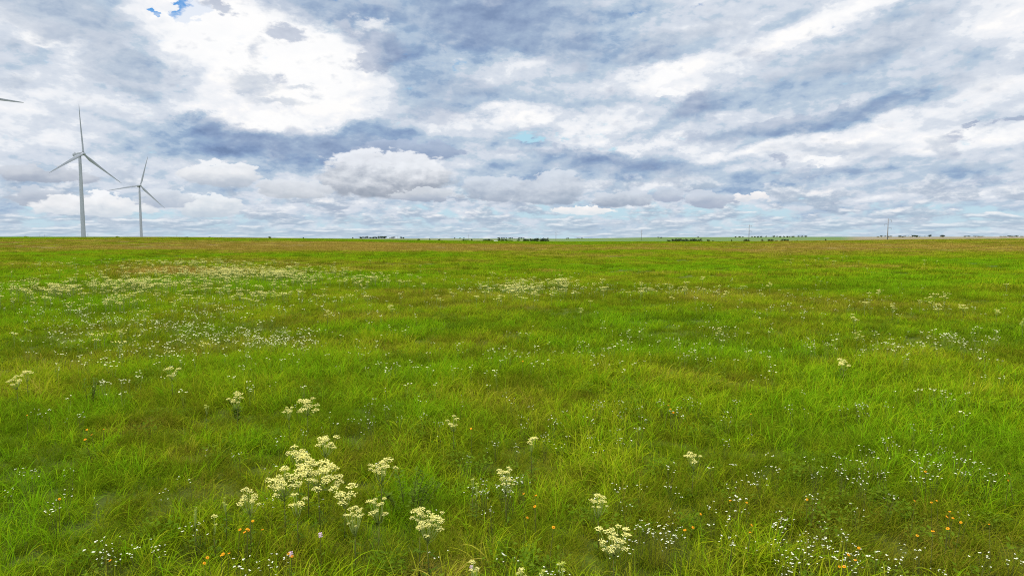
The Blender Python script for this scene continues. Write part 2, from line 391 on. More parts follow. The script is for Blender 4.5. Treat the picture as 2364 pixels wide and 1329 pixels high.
# ------------------------------------------------------------------ materials
def mat(name):
    m = bpy.data.materials.new(name); m.use_nodes = True
    m.node_tree.nodes.clear()
    return m, NT(m.node_tree)
def finish(N, shader):
    o = N.node('ShaderNodeOutputMaterial'); N.l.new(shader, o.inputs['Surface'])
def principled(N, col, rough=.6, spec=.3, metal=0.0, normal=None):
    p = N.node('ShaderNodeBsdfPrincipled')
    N.put(p.inputs['Base Color'], col); N.put(p.inputs['Roughness'], rough); p.inputs['Specular IOR Level'].default_value = spec
    p.inputs['Metallic'].default_value = metal
    if normal is not None: N.put(p.inputs['Normal'], normal)
    return p.outputs[0]
def leafy(N, col, trans=.4, spec=.25, rough=.5):
    t = N.node('ShaderNodeBsdfTranslucent'); N.put(t.inputs['Color'], col)
    m = N.node('ShaderNodeMixShader'); m.inputs[0].default_value = trans
    N.l.new(principled(N, col, rough, spec), m.inputs[1]); N.l.new(t.outputs[0], m.inputs[2])
    return m.outputs[0]
def attr(N, name, inst=False):
    a = N.node('ShaderNodeAttribute', attribute_name=name, attribute_type='INSTANCER' if inst else 'GEOMETRY'); return a.outputs['Fac']
def rnd(N): return N.node('ShaderNodeObjectInfo').outputs['Random']
def C(*c): return (*c, 1.0)

def grass_mat(name, green, olive, straw, trans):
    m, N = mat(name)
    dry = attr(N, 'dry', True); t = attr(N, 'along'); bl = attr(N, 'bid')
    d2 = N.math('ADD', dry, N.math('MULTIPLY', N.math('SUBTRACT', rnd(N), .5), .42))
    d2 = N.math('ADD', d2, N.math('MULTIPLY', N.math('SUBTRACT', bl, .5), .45), clamp=True)
    col = N.ramp(d2, [(0.0, C(*green)), (.5, C(*olive)), (.80, C(*[o * .5 + s * .5 for o, s in zip(olive, straw)])), (1.0, C(*straw))])
    # dead tips on some blades
    tip = N.math('MULTIPLY', N.smooth(t, .75, 1.0), N.smooth(bl, .55, .9))
    col = N.mix(N.math('MULTIPLY', tip, .45), col, C(*straw))
    finish(N, leafy(N, col, trans, 0.0, .6))
    return m

def plain_mat(name, c1, c2, rough=.6, spec=.3, scale=8.0, trans=None):
    m, N = mat(name)
    co = N.node('ShaderNodeTexCoord').outputs['Object']
    col = N.mix(N.smooth(N.noise(co, scale, 5), .3, .7), C(*c1), C(*c2))
    finish(N, leafy(N, col, trans, spec, rough) if trans else principled(N, col, rough, spec))
    return m

# ------------------------------------------------------------------ ground sheet
def build_ground():
    ra = np.concatenate([np.linspace(1.2, 30, 90), np.geomspace(30.5, 400, 120), np.linspace(403, 470, 24), np.geomspace(475, 4100, 70), np.linspace(4150, 4500, 10), np.geomspace(4700, 30000, 14)])
    aa = np.concatenate([np.linspace(-180, -56, 32)[:-1], np.linspace(-56, 56, 400), np.linspace(56, 180, 32)[1:-1]])
    A, R = np.meshgrid(np.radians(aa), ra)
    X, Y = R * np.sin(A), R * np.cos(A); Z = gz(X, Y)
    n, k = X.shape
    V = np.stack([X, Y, Z], -1).reshape(-1, 3); V = np.vstack([V, [[0, 0, float(gz(0.0, .01))]]])
    i, j = np.meshgrid(np.arange(n - 1), np.arange(k), indexing='ij'); j2 = (j + 1) % k
    F = np.stack([i * k + j, i * k + j2, (i + 1) * k + j2, (i + 1) * k + j], -1).reshape(-1, 4)[:, ::-1]
    x, y = V[:, 0], V[:, 1]
    r = np.hypot(x, y); az = np.degrees(np.arctan2(x, y))
    dry = dryness(x, y)
    px = CX + F_PX * np.tan(np.clip(np.arctan2(x, y), -1.2, 1.2))
    # what grows on the land beyond the crest: pasture, wheat stubble, bare soil
    f = fbm(x, y, 900, 77, 3)
    tan_ = sstep(f, .52, .60) * .6
    tan_ = np.maximum(tan_, sstep(px, 1930, 1990) * sstep(r, 1700, 2100) * .95)
    tan_ = np.maximum(tan_, sstep(px, 1150, 1000) * sstep(r, 900, 1400) * .35)
    tan_ = tan_ * (1 - sstep(px, 1290, 1330) * sstep(px, 1960, 1900))
    far = sstep(r, 440, 560)
    me = new_mesh('ground', V, F, None, {'dry': dry, 'crop': tan_, 'beyond': far}, smooth=True)
    # close the small hole under the camera
    bm = bmesh.new(); bm.from_mesh(me); bm.verts.ensure_lookup_table()
    c = bm.verts[n * k]
    for q in range(k): bm.faces.new((bm.verts[q], bm.verts[(q + 1) % k], c)).smooth = True
    bmesh.ops.recalc_face_normals(bm, faces=bm.faces[:])
    bm.to_mesh(me); bm.free()
    m, N = mat('meadow_soil')
    geo = N.node('ShaderNodeNewGeometry').outputs['Position']
    dr, cr, be = attr(N, 'dry'), attr(N, 'crop'), attr(N, 'beyond')
    fine = N.noise(geo, 3.0, 8, .65); mid = N.noise(N.vmath('MULTIPLY', geo, (1.0, .5, 1.0)), .09, 8, .6)
    dd = N.math('ADD', dr, N.math('MULTIPLY', N.math('SUBTRACT', mid, .5), .7), clamp=True)
    turf = N.ramp(dd, [(0.0, C(.050, .090, .006)), (.5, C(.075, .090, .008)), (1.0, C(.150, .105, .024))])
    turf = N.mix(N.smooth(fine, .35, .7), N.mix(.55, turf, C(.030, .028, .010)), turf)
    field = N.mix(N.smooth(N.noise(geo, .004, 7, .6), .35, .65), C(.060, .105, .028), C(.085, .118, .038))
    field = N.mix(cr, field, N.mix(N.smooth(N.noise(geo, .006, 7, .6), .35, .65), C(.165, .130, .080), C(.130, .115, .068)))
    col = N.mix(be, turf, field)
    b = N.node('ShaderNodeBump'); b.inputs['Strength'].default_value = .8; b.inputs['Distance'].default_value = .15
    N.put(b.inputs['Height'], fine)
    finish(N, principled(N, col, .95, .05, 0, b.outputs[0]))
    me.materials.append(m)
    g = obj('ground', me); g['kind'] = 'structure'
    return g

# ------------------------------------------------------------------ grass
def blades(n, spread, h, w, lean, droop, segs=4, rng=RNG, swirl=0.0, tangled=0.0):
    """A tuft: n ribbon blades that start within a disc, lean and bend over."""
    h_ = rng.uniform(h[0], h[1], n); w_ = rng.uniform(w[0], w[1], n)
    th, rr = rng.uniform(0, 6.283, n), spread * np.sqrt(rng.uniform(0, 1, n))
    bx, by = rr * np.cos(th), rr * np.sin(th)
    ph = rng.uniform(0, 6.283, n) * (1 - swirl) + swirl * rng.normal(0, .7, n)
    le = np.abs(rng.normal(lean[0], lean[1], n)); dr = rng.uniform(droop[0], droop[1], n)
    side = ph + math.pi / 2 + rng.normal(0, .6, n)
    kink = rng.normal(0, tangled, (n, segs + 1))
    x, y, z = bx.copy(), by.copy(), np.full(n, -.03)
    P, W = [], []
    for s in range(segs + 1):
        t = s / segs
        P.append(np.stack([x, y, z], -1)); W.append(w_ * (1 - t ** 2.2) * .5 + .0004)
        a = np.clip(le + dr * t ** 1.4, 0, 2.6); L = h_ / segs; p2 = ph + kink[:, s]
        x = x + L * np.sin(a) * np.cos(p2); y = y + L * np.sin(a) * np.sin(p2); z = z + L * np.cos(a)
    P = np.stack(P, 1); W = np.stack(W, 1)[..., None]
    sd = np.stack([np.cos(side), np.sin(side), rng.normal(0, .25, n)], -1)[:, None, :]
    V = np.stack([P - sd * W, P + sd * W], 2).reshape(n, -1, 3)
    q = np.arange(segs)
    F1 = np.stack([2 * q, 2 * q + 1, 2 * q + 3, 2 * q + 2], -1)
    F = (np.arange(n)[:, None, None] * (2 * (segs + 1)) + F1[None]).reshape(-1, 4)
    al = np.tile(np.repeat(np.linspace(0, 1, segs + 1), 2), n); bid = np.repeat(rng.uniform(0, 1, n), 2 * (segs + 1))
    return V.reshape(-1, 3), F, al, bid

def leaf_tuft(n, spread, h, size, rng=RNG):
    """Broad-leaved undergrowth: small pointed leaves up short leaning stems."""
    V, F, al, bid = [], [], [], []
    for i in range(n):
        a, r = rng.uniform(0, 6.283), spread * math.sqrt(rng.uniform())
        z = h * rng.uniform(.25, 1.0); c = np.array([r * math.cos(a), r * math.sin(a), z])
        p = rng.uniform(0, 6.283); up = rng.uniform(-.2, .6); s = size * rng.uniform(.6, 1.3)
        d = np.array([math.cos(p), math.sin(p), up]); sd = np.array([-math.sin(p), math.cos(p), rng.normal(0, .3)])
        o = len(V)
        V += [c, c + d * s * .5 + sd * s * .24, c + d * s, c + d * s * .5 - sd * s * .24]
        F.append((o, o + 1, o + 2, o + 3)); al += [0, .4, .6, .4]; bid += [rng.uniform()] * 4
    return np.array(V), np.array(F), al, bid

def scatter(name, sources, P, rot, scl, idx, dry, kind='stuff'):
    """One object that sets out many copies of a few source meshes (grass and the like)."""
    col = bpy.data.collections.new(name + '_sources')
    for i, me in enumerate(sources):
        o = bpy.data.objects.new('%s_source_%02d' % (name, i), me); col.objects.link(o)
    pm = bpy.data.meshes.new(name); n = len(P)
    pm.vertices.add(n); pm.vertices.foreach_set('co', np.asarray(P, np.float32).ravel())
    for k, typ, v in (('rot', 'FLOAT_VECTOR', rot), ('scl', 'FLOAT_VECTOR', scl)):
        a = pm.attributes.new(k, typ, 'POINT'); a.data.foreach_set('vector', np.asarray(v, np.float32).ravel())
    a = pm.attributes.new('idx', 'INT', 'POINT'); a.data.foreach_set('value', np.asarray(idx, np.int32))
    a = pm.attributes.new('dry', 'FLOAT', 'POINT'); a.data.foreach_set('value', np.asarray(dry, np.float32))
    pm.update()
    o = obj(name, pm)
    g = bpy.data.node_groups.new(name + '_scatter', 'GeometryNodeTree')
    g.interface.new_socket('Geometry', in_out='INPUT', socket_type='NodeSocketGeometry')
    g.interface.new_socket('Geometry', in_out='OUTPUT', socket_type='NodeSocketGeometry')
    gi, go = g.nodes.new('NodeGroupInput'), g.nodes.new('NodeGroupOutput')
    ci = g.nodes.new('GeometryNodeCollectionInfo'); ci.inputs['Collection'].default_value = col
    ci.inputs['Separate Children'].default_value = True; ci.inputs['Reset Children'].default_value = True
    ip = g.nodes.new('GeometryNodeInstanceOnPoints'); ip.inputs['Pick Instance'].default_value = True
    def na(k, typ):
        q = g.nodes.new('GeometryNodeInputNamedAttribute'); q.data_type = typ; q.inputs['Name'].default_value = k; return q.outputs['Attribute']
    er = g.nodes.new('FunctionNodeEulerToRotation')
    g.links.new(gi.outputs[0], ip.inputs['Points']); g.links.new(ci.outputs[0], ip.inputs['Instance'])
    g.links.new(na('idx', 'INT'), ip.inputs['Instance Index'])
    g.links.new(na('rot', 'FLOAT_VECTOR'), er.inputs[0]); g.links.new(er.outputs[0], ip.inputs['Rotation'])
    g.links.new(na('scl', 'FLOAT_VECTOR'), ip.inputs['Scale']); g.links.new(ip.outputs[0], go.inputs[0])
    md = o.modifiers.new('scatter', 'NODES'); md.node_group = g
    o['kind'] = kind
    return o

def sector(n, r0, r1, half=50.0, rng=RNG):
    r = np.sqrt(rng.uniform(r0 * r0, r1 * r1, n)); a = np.radians(rng.uniform(-half, half, n))
    return r * np.sin(a), r * np.cos(a)

def lay(name, sources, X, Y, size, dry, rng=RNG, lean=.12, sink=0.0, pick=None):
    n = len(X)
    wind = 6.283 * 1.5 * fbm(X, Y, 3.5, 61, 3)           # neighbouring tufts lie over the same way
    rot = np.stack([rng.normal(0, lean, n), rng.normal(0, lean, n), wind + rng.normal(0, 1.2, n)], -1)
    s = size * rng.uniform(.75, 1.25, n); scl = np.stack([s * rng.uniform(.85, 1.15, n), s, s], -1)
    P = np.stack([X, Y, gz(X, Y) - sink], -1)
    return scatter(name, sources, P, rot, scl, pick if pick is not None else rng.integers(0, len(sources), n), dry)

def build_grass():
    G = grass_mat('grass_blade', (.130, .262, .004), (.228, .262, .006), (.36, .27, .055), .34)
    Wm = grass_mat('wiry_grass', (.085, .150, .003), (.130, .145, .005), (.24, .17, .03), .22)
    Lm = grass_mat('weed_leaf', (.062, .110, .005), (.085, .125, .008), (.12, .11, .02), .25)
    def src(nm, m, t): return new_mesh(nm, t[0], t[1], m, {'along': t[2], 'bid': t[3]})
    broad = [src('broad_tuft', G, blades(17, .10, (.18, .47), (.0055, .0105), (.30, .22), (.7, 2.2), 6, swirl=.15)) for _ in range(7)]
    wiry = [src('wiry_tuft', Wm, blades(80, .16, (.14, .33), (.0028, .005), (.50, .30), (.6, 1.6), 4, swirl=.35, tangled=.3)) for _ in range(6)]
    leafy_ = [src('leaf_tuft', Lm, leaf_tuft(60, .14, .26, .05)) for _ in range(3)]
    n = 9500; X, Y = sector(n, 3.4, 18); d = dryness(X, Y); hh = .55 + .75 * fbm(X, Y, 1.6, 51, 3)
    o = lay('wiry_grass', wiry, X, Y, hh * 1.0, d, lean=.2); near_tag(o, 'fine wiry grass matted between the broad blades in the foreground')
    n = 10500; X, Y = sector(n, 3.4, 19); d = dryness(X, Y); den = fbm(X, Y, 1.3, 52, 3)
    k = (den + (.5 - d) * .35 + RNG.uniform(-.14, .14, n)) > .445
    X, Y, d, den = X[k], Y[k], d[k], den[k]
    o = lay('grass', broad, X, Y, .25 + 1.35 * den, d * .9); near_tag(o, 'tall bright green arching grass of the near meadow')
    n = 4200; X, Y = sector(n, 3.4, 28); k = fbm(X, Y, 1.0, 53, 3) + RNG.uniform(-.1, .1, n) > .58
    X, Y = X[k], Y[k]; o = lay('weed_leaves', leafy_, X, Y, np.full(len(X), .9), dryness(X, Y) * .6); near_tag(o, 'low broad leaved weeds under the near grass')
    mid_b = [src('mid_tuft', G, blades(34, .22, (.16, .38), (.008, .015), (.30, .22), (.5, 1.8), 4, swirl=.15)) for _ in range(6)]
    mid_w = [src('mid_wiry', Wm, blades(90, .30, (.12, .28), (.006, .011), (.5, .3), (.5, 1.5), 3, swirl=.25)) for _ in range(5)]
    n = 19000; X, Y = sector(n, 16.5, 52); d = dryness(X, Y)
    o = lay('wiry_grass', mid_w, X, Y, .6 + .8 * fbm(X, Y, 2.2, 54, 3), d, lean=.15); near_tag(o, 'matted olive grass of the middle meadow')
    n = 17000; X, Y = sector(n, 17, 52); d = dryness(X, Y); den = fbm(X, Y, 2.0, 55, 3)
    k = den + (.5 - d) * .4 + RNG.uniform(-.1, .1, n) > .45; X, Y, d, den = X[k], Y[k], d[k], den[k]
    o = lay('grass', mid_b, X, Y, .2 + 1.4 * den, d * .9); near_tag(o, 'green grass of the middle meadow')
    far_p = [src('far_patch', [G, Wm][i % 2], blades(150, .85, (.16, .36), (.022, .040), (.35, .25), (.4, 1.4), 3, swirl=.3)) for i in range(6)]
    n = 25000; X, Y = sector(n, 47, 160); d = dryness(X, Y)
    pick = np.where(RNG.uniform(0, 1, n) < .35 + .5 * d, RNG.integers(0, 3, n) * 2 + 1, RNG.integers(0, 3, n) * 2)
    o = lay('far_grass', far_p, X, Y, .15 + 1.6 * fbm(X, Y, 4, 56, 4), d, lean=.05, pick=pick); near_tag(o, 'far grass of the meadow below the flower patches')
    vf = [src('very_far_patch', [G, Wm][i % 2], blades(200, 2.4, (.14, .34), (.06, .11), (.35, .25), (.4, 1.3), 2, swirl=.3)) for i in range(6)]
    n = 21000; X, Y = sector(n, 130, 445); d = dryness(X, Y)
    pick = np.where(RNG.uniform(0, 1, n) < .35 + .5 * d, RNG.integers(0, 3, n) * 2 + 1, RNG.integers(0, 3, n) * 2)
    o = lay('far_grass', vf, X, Y, .4 + .8 * fbm(X, Y, 9, 57, 3), d, lean=.02, pick=pick); near_tag(o, 'distant meadow grass running up to the skyline')

def near_tag(o, label): tag(o, label, 'grass', kind='stuff')
# ------------------------------------------------------------------ wind turbines
def at(px, Y, py=None):
    """World X (and Z) of a pixel of the photograph at depth Y."""
    d = ray(px, HORIZON if py is None else py); x = d.x / d.y * Y
    return x if py is None else (x, CAM_Z + d.z / d.y * Y)

def lathe(mb, prof, n=32, m=0):
    V = [(r * math.cos(6.28318 * k / n), r * math.sin(6.28318 * k / n), z) for r, z in prof for k in range(n)]
    F = [(i * n + k, i * n + (k + 1) % n, (i + 1) * n + (k + 1) % n, (i + 1) * n + k) for i in range(len(prof) - 1) for k in range(n)]
    F.append(tuple(range(n))[::-1]); F.append(tuple(range((len(prof) - 1) * n, len(prof) * n)))
    mb.add(V, F, m)

def blade_mesh(mats, R=54.0):
    """Rotor blade along +Z from the hub, chord along X, thickness along Y: round root, wide shoulder, twisted thin tip."""
    st = [(0, 2.0, 2.0, 0), (1.8, 2.0, 2.0, 4), (4.5, 2.5, 1.5, 14), (8.5, 3.55, .95, 15), (13, 3.2, .68, 11), (22, 2.55, .44, 6), (33, 1.85, .28, 3), (44, 1.22, .17, 1), (50, .82, .11, 0), (53, .48, .07, -1), (54, .12, .03, -1)]
    n = 20; V = []
    for i, (s, c, th, tw) in enumerate(st):
        z = 1.3 + s * (R - 1.3) / 54.0
        bend = 1.7 * (s / 54.0) ** 2.2
        tw = math.radians(tw + 6)
        for k in range(n):
            a = 6.28318 * k / n
            x = math.cos(a) * c / 2; y = math.sin(a) * th / 2 * (1.0 if i < 2 else (1.15 if x > 0 else .75))
            x = x - (0 if i < 2 else c * .16)
            V.append((x * math.cos(tw) - y * math.sin(tw), x * math.sin(tw) + y * math.cos(tw) + bend, z))
    F = [(i * n + k, i * n + (k + 1) % n, (i + 1) * n + (k + 1) % n, (i + 1) * n + k) for i in range(len(st) - 1) for k in range(n)]
    F.append(tuple(range(n))[::-1]); F.append(tuple(range((len(st) - 1) * n, len(st) * n)))
    return new_mesh('blade', V, F, mats, smooth=True)

def build_turbines():
    white = plain_mat('turbine_paint', (.25, .262, .28), (.28, .29, .305), .45, .15, .05)
    grey = plain_mat('turbine_grey', (.22, .23, .25), (.27, .28, .29), .5, .3, 1.0)
    dark = plain_mat('door_paint', (.20, .21, .20), (.26, .27, .26), .5, .3, 1.0)
    bl = blade_mesh([white])
    specs = [   # hub pixel, depth, yaw of the rotor axis to the right of the line of sight, tilt, angle of the first blade, label
        (193, 355, 746, 45, 7, 88, 'tall white wind turbine, larger of the two whole turbines on the left skyline'),
        (324, 428, 1190, 18, 8, 73, 'smaller white wind turbine on the skyline, right of the tallest one and farther off'),
        (-135, 206, 424, 38, 7, 122, 'wind turbine past the left edge, only one blade tip showing in the sky')]
    for hx, hy, Y, yaw, tilt, first, label in specs:
        X, hz = at(hx, Y, hy)
        az = math.atan2(X, Y)
        # the rotor's axis: towards the viewer, swung to the right, tilted up
        va = -az - math.pi / 2 + math.radians(yaw)
        ax = Vector((math.cos(va) * math.cos(math.radians(tilt)), math.sin(va) * math.cos(math.radians(tilt)), math.sin(math.radians(tilt))))
        flat = Vector((math.cos(va), math.sin(va), 0))
        top = Vector((X, Y, hz)) - ax * 5.2
        base_z = float(gz(top.x, top.y)) - .3
        root = tag(empty('wind_turbine', (top.x, top.y, base_z)), label, 'wind turbine', 'wind turbines on the left skyline')
        H = top.z - base_z - 1.6
        mb = MB()
        prof = [(2.75, 0), (2.75, .35), (2.35, .36)]
        for t in np.linspace(0, 1, 13): prof.append((2.32 - .92 * t ** 1.1, .4 + (H - .4) * t))
        lathe(mb, prof, 36)
        for t in (.28, .62):                      # flange rings between the tower sections
            r = 2.32 - .92 * t ** 1.1
            lathe(mb, [(r + .05, H * t - .12), (r + .07, H * t), (r + .05, H * t + .12)], 36)
        tower = mb.build('tower', [white], root, True)
        d = MB(); d.box((0, -2.33, 2.0), (.9, .16, 2.1)); d.box((0, -2.9, .75), (1.3, 1.2, .12)); d.box((0, -3.7, .35), (1.3, .5, .1)); d.build('door', [dark], tower)
        # nacelle: rounded box tapering to the rear, along the axis
        def frame(o, depth_up=True):
            z = Vector((0, 0, 1)); s = z.cross(ax).normalized(); u = ax.cross(s)
            M = Matrix((ax, s, u)).transposed().to_4x4(); M.translation = Vector((0, 0, 0)); return M
        M = frame(None); off = top - Vector((top.x, top.y, base_z))
        nm = MB(); secs = [(-8.2, 1.15, 1.25, .35), (-7.8, 1.5, 1.6, .2), (-4, 1.85, 1.95, 0), (1.5, 1.9, 2.0, 0), (3.2, 1.75, 1.8, 0), (3.7, 1.4, 1.45, 0)]
        n = 24; V = []
        for sx, hw, hh, lift in secs:
            for k in range(n):
                a = 6.28318 * k / n; c, s = math.cos(a), math.sin(a)
                V.append((sx, hw * math.copysign(abs(c) ** .45, c), hh * math.copysign(abs(s) ** .45, s) + lift + .35))
        F = [(i * n + k, (i + 1) * n + k, (i + 1) * n + (k + 1) % n, i * n + (k + 1) % n) for i in range(len(secs) - 1) for k in range(n)]
        F += [tuple(range(n)), tuple(range((len(secs) - 1) * n, len(secs) * n))[::-1]]
        nm.add(V, F)
        nac = nm.build('nacelle', [white], root, True); nac.matrix_local = Matrix.Translation(off) @ M
        ws = MB(); ws.tube([(-6.6, .5, 2.2), (-6.6, .5, 4.2)], .07, 6); ws.tube([(-6.6, -.5, 2.2), (-6.6, -.5, 3.6)], .07, 6); ws.box((-6.6, 0, 3.3), (.1, 1.3, .1)); ws.box((-5.2, 0, 2.6), (1.2, 1.6, .35))
        ws.build('wind_sensor', [grey], nac)
        hb = MB(); lathe(hb, [(1.35, 0), (1.75, .3), (1.85, 1.2), (1.7, 2.1), (1.3, 2.8), (.7, 3.25), (.15, 3.4)], 28)
        hub = hb.build('hub', [white], root, True)
        hubM = Matrix.Translation(off + ax * 3.7) @ M @ Matrix.Rotation(math.pi / 2, 4, 'Y')
        hub.matrix_local = hubM
        # blades in the plane across the axis
        s = Vector((0, 0, 1)).cross(ax).normalized(); u = ax.cross(s)
        for k in range(3):
            a = math.radians(first + 120 * k)
            zl = s * math.cos(a) + u * math.sin(a); yl = ax; xl = yl.cross(zl)
            B = Matrix((xl, yl, zl)).transposed().to_4x4(); B.translation = off + ax * 4.95
            b = obj('blade', bl, root); b.matrix_local = B
    # small dark cabinet by the foot of the nearer turbine
    X, Y = at(187, 735), 735
    cb = MB(); cb.box((0, 0, 1.7), (3.0, 2.4, 3.4)); cb.box((0, 0, 3.5), (3.3, 2.7, .2)); cb.box((0, -1.22, 1.5), (1.9, .08, 2.6), 1); cb.box((0, 0, -.15), (3.8, 3.2, .3), 1)
    o = cb.build('transformer_box', [dark, grey]); o.location = (X, Y, float(gz(X, Y)))
    tag(o, 'small dark transformer box at the foot of the largest wind turbine', 'transformer box')

# ------------------------------------------------------------------ power line
def build_poles():
    steel = plain_mat('weathered_pole', (.15, .135, .125), (.20, .18, .165), .8, .1, 2.0)
    ins = plain_mat('insulator', (.17, .16, .16), (.22, .21, .20), .4, .4, 3.0)
    pole = MB(); pole.tube([(0, 0, -.5), (0, 0, 10), (0, 0, 20)], [.42, .33, .22], 10)
    arm = MB(); arm.tube([(0, 0, 0), (1.1, 0, .25), (2.2, 0, .35)], [.12, .10, .07], 6)
    insu = MB()
    for k in range(6): insu.tube([(2.2, 0, .30 - .26 * k), (2.2, 0, .16 - .26 * k)], [.22, .14], 8)
    me = [pole.mesh('pole', [steel], True), arm.mesh('arm', [steel], True), insu.mesh('insulator', [ins], True)]
    data = [(2049, 505, 548.5, 'tall wooden power pole, the tallest of the line and nearest, far right of the field'),
            (1729, 518.5, 546.5, 'wooden power pole second tallest of the line, beyond the field right of the middle'),
            (1480.5, 531, 553, 'slim power pole on the green slope just left of the long dark tree belt'),
            (1283.5, 532.5, 551.5, 'power pole just right of the big round dark tree near the middle of the skyline'),
            (1081.5, 541, 551, 'small thin power pole left of the white barn on the skyline'),
            (918, 544, 550, 'tiny thin pole among the scattered trees right of the long dark grove'),
            (203, 538.5, 546, 'thin pole right beside the base of the largest turbine'),
            (408, 541.5, 546.5, 'thin far pole on the left skyline right of the smaller turbine'),
            (511, 543, 547, 'tiny far pole on the skyline well right of both turbines'),
            (92, 540, 546, 'thin far pole left of the largest turbine'),
            (103.5, 540.5, 546, 'second thin far pole left of the largest turbine, the one nearer to it')]
    for i, (px, t, b, label) in enumerate(data):
        Y = F_PX * 20.0 / (b - t) if i < 5 else 1400.0
        if i == 2 or i == 3: Y = 1750.0 if i == 2 else 1640.0
        X = at(px, Y); z0 = float(gz(X, Y)); z1 = CAM_Z - (t - HORIZON) / F_PX * Y
        h = max(z1 - z0, 5.0)
        root = tag(empty('power_pole', (X, Y, z0), random.uniform(-.3, .3)), label, 'power pole', 'power poles along the skyline')
        root.scale = (max(h / 20, .6) * (1.0 if i < 5 else .9),) * 2 + (h / 20,)
        obj('pole', me[0], root)
        for k, (z, sd) in enumerate(((18.6, 1), (15.6, -1), (12.6, 1))):
            a = obj('arm', me[1], root); a.location = (sd * .2, 0, z); a.rotation_euler = (0, 0, 0 if sd > 0 else math.pi)
            s = obj('insulator', me[2], a)

# ------------------------------------------------------------------ far trees and buildings
def tree_mesh_parts(seed, hts, wid, bark, leafm, dense=420):
    """A tapered trunk with limbs, and a crown of leaf clumps gathered round several branch ends. Unit: metres."""
    rng = random.Random(seed)
    t = MB(); t.tube([(0, 0, -.4), (.1, 0, hts * .25), (0, .1, hts * .55)], [.09 * hts ** .7, .07 * hts ** .7, .03 * hts ** .7], 7)
    ends = []
    for k in range(9):
        a = rng.uniform(0, 6.283); r = wid * .5 * rng.uniform(.25, .72); z = hts * rng.uniform(.20, .84) * (1 - .25 * (r / (wid * .5)) ** 2)
        e = (r * math.cos(a), r * math.sin(a), z); ends.append(e)
        t.tube([(0, 0, hts * rng.uniform(.2, .45)), (e[0] * .5, e[1] * .5, e[2] * .75), e], [.035 * hts ** .7, .02 * hts ** .7, .01], 5)
    trunk = t.mesh('trunk', [bark], True)
    V, F = [], []
    for k in range(dense):
        e = ends[k % len(ends)]; q = hts * .20 * abs(rng.gauss(0, 1)) ** .6 * .9
        th, ph = rng.uniform(0, 6.283), math.acos(rng.uniform(-1, 1))
        c = Vector((e[0] + q * math.sin(ph) * math.cos(th) * 1.15, e[1] + q * math.sin(ph) * math.sin(th) * 1.15, max(e[2] + q * .8 * math.cos(ph), hts * .05)))
        nrm = Vector((rng.gauss(0, 1), rng.gauss(0, 1), rng.gauss(.5, 1))).normalized(); u = nrm.orthogonal().normalized(); v = nrm.cross(u)
        s = hts * rng.uniform(.05, .095); o = len(V)
        V += [c + u * s, c + v * s * .7 + nrm * s * .2, c - u * s, c - v * s * .7 + nrm * s * .2]; F.append((o, o + 1, o + 2, o + 3))
    crown = new_mesh('crown', V, F, [leafm])
    return trunk, crown

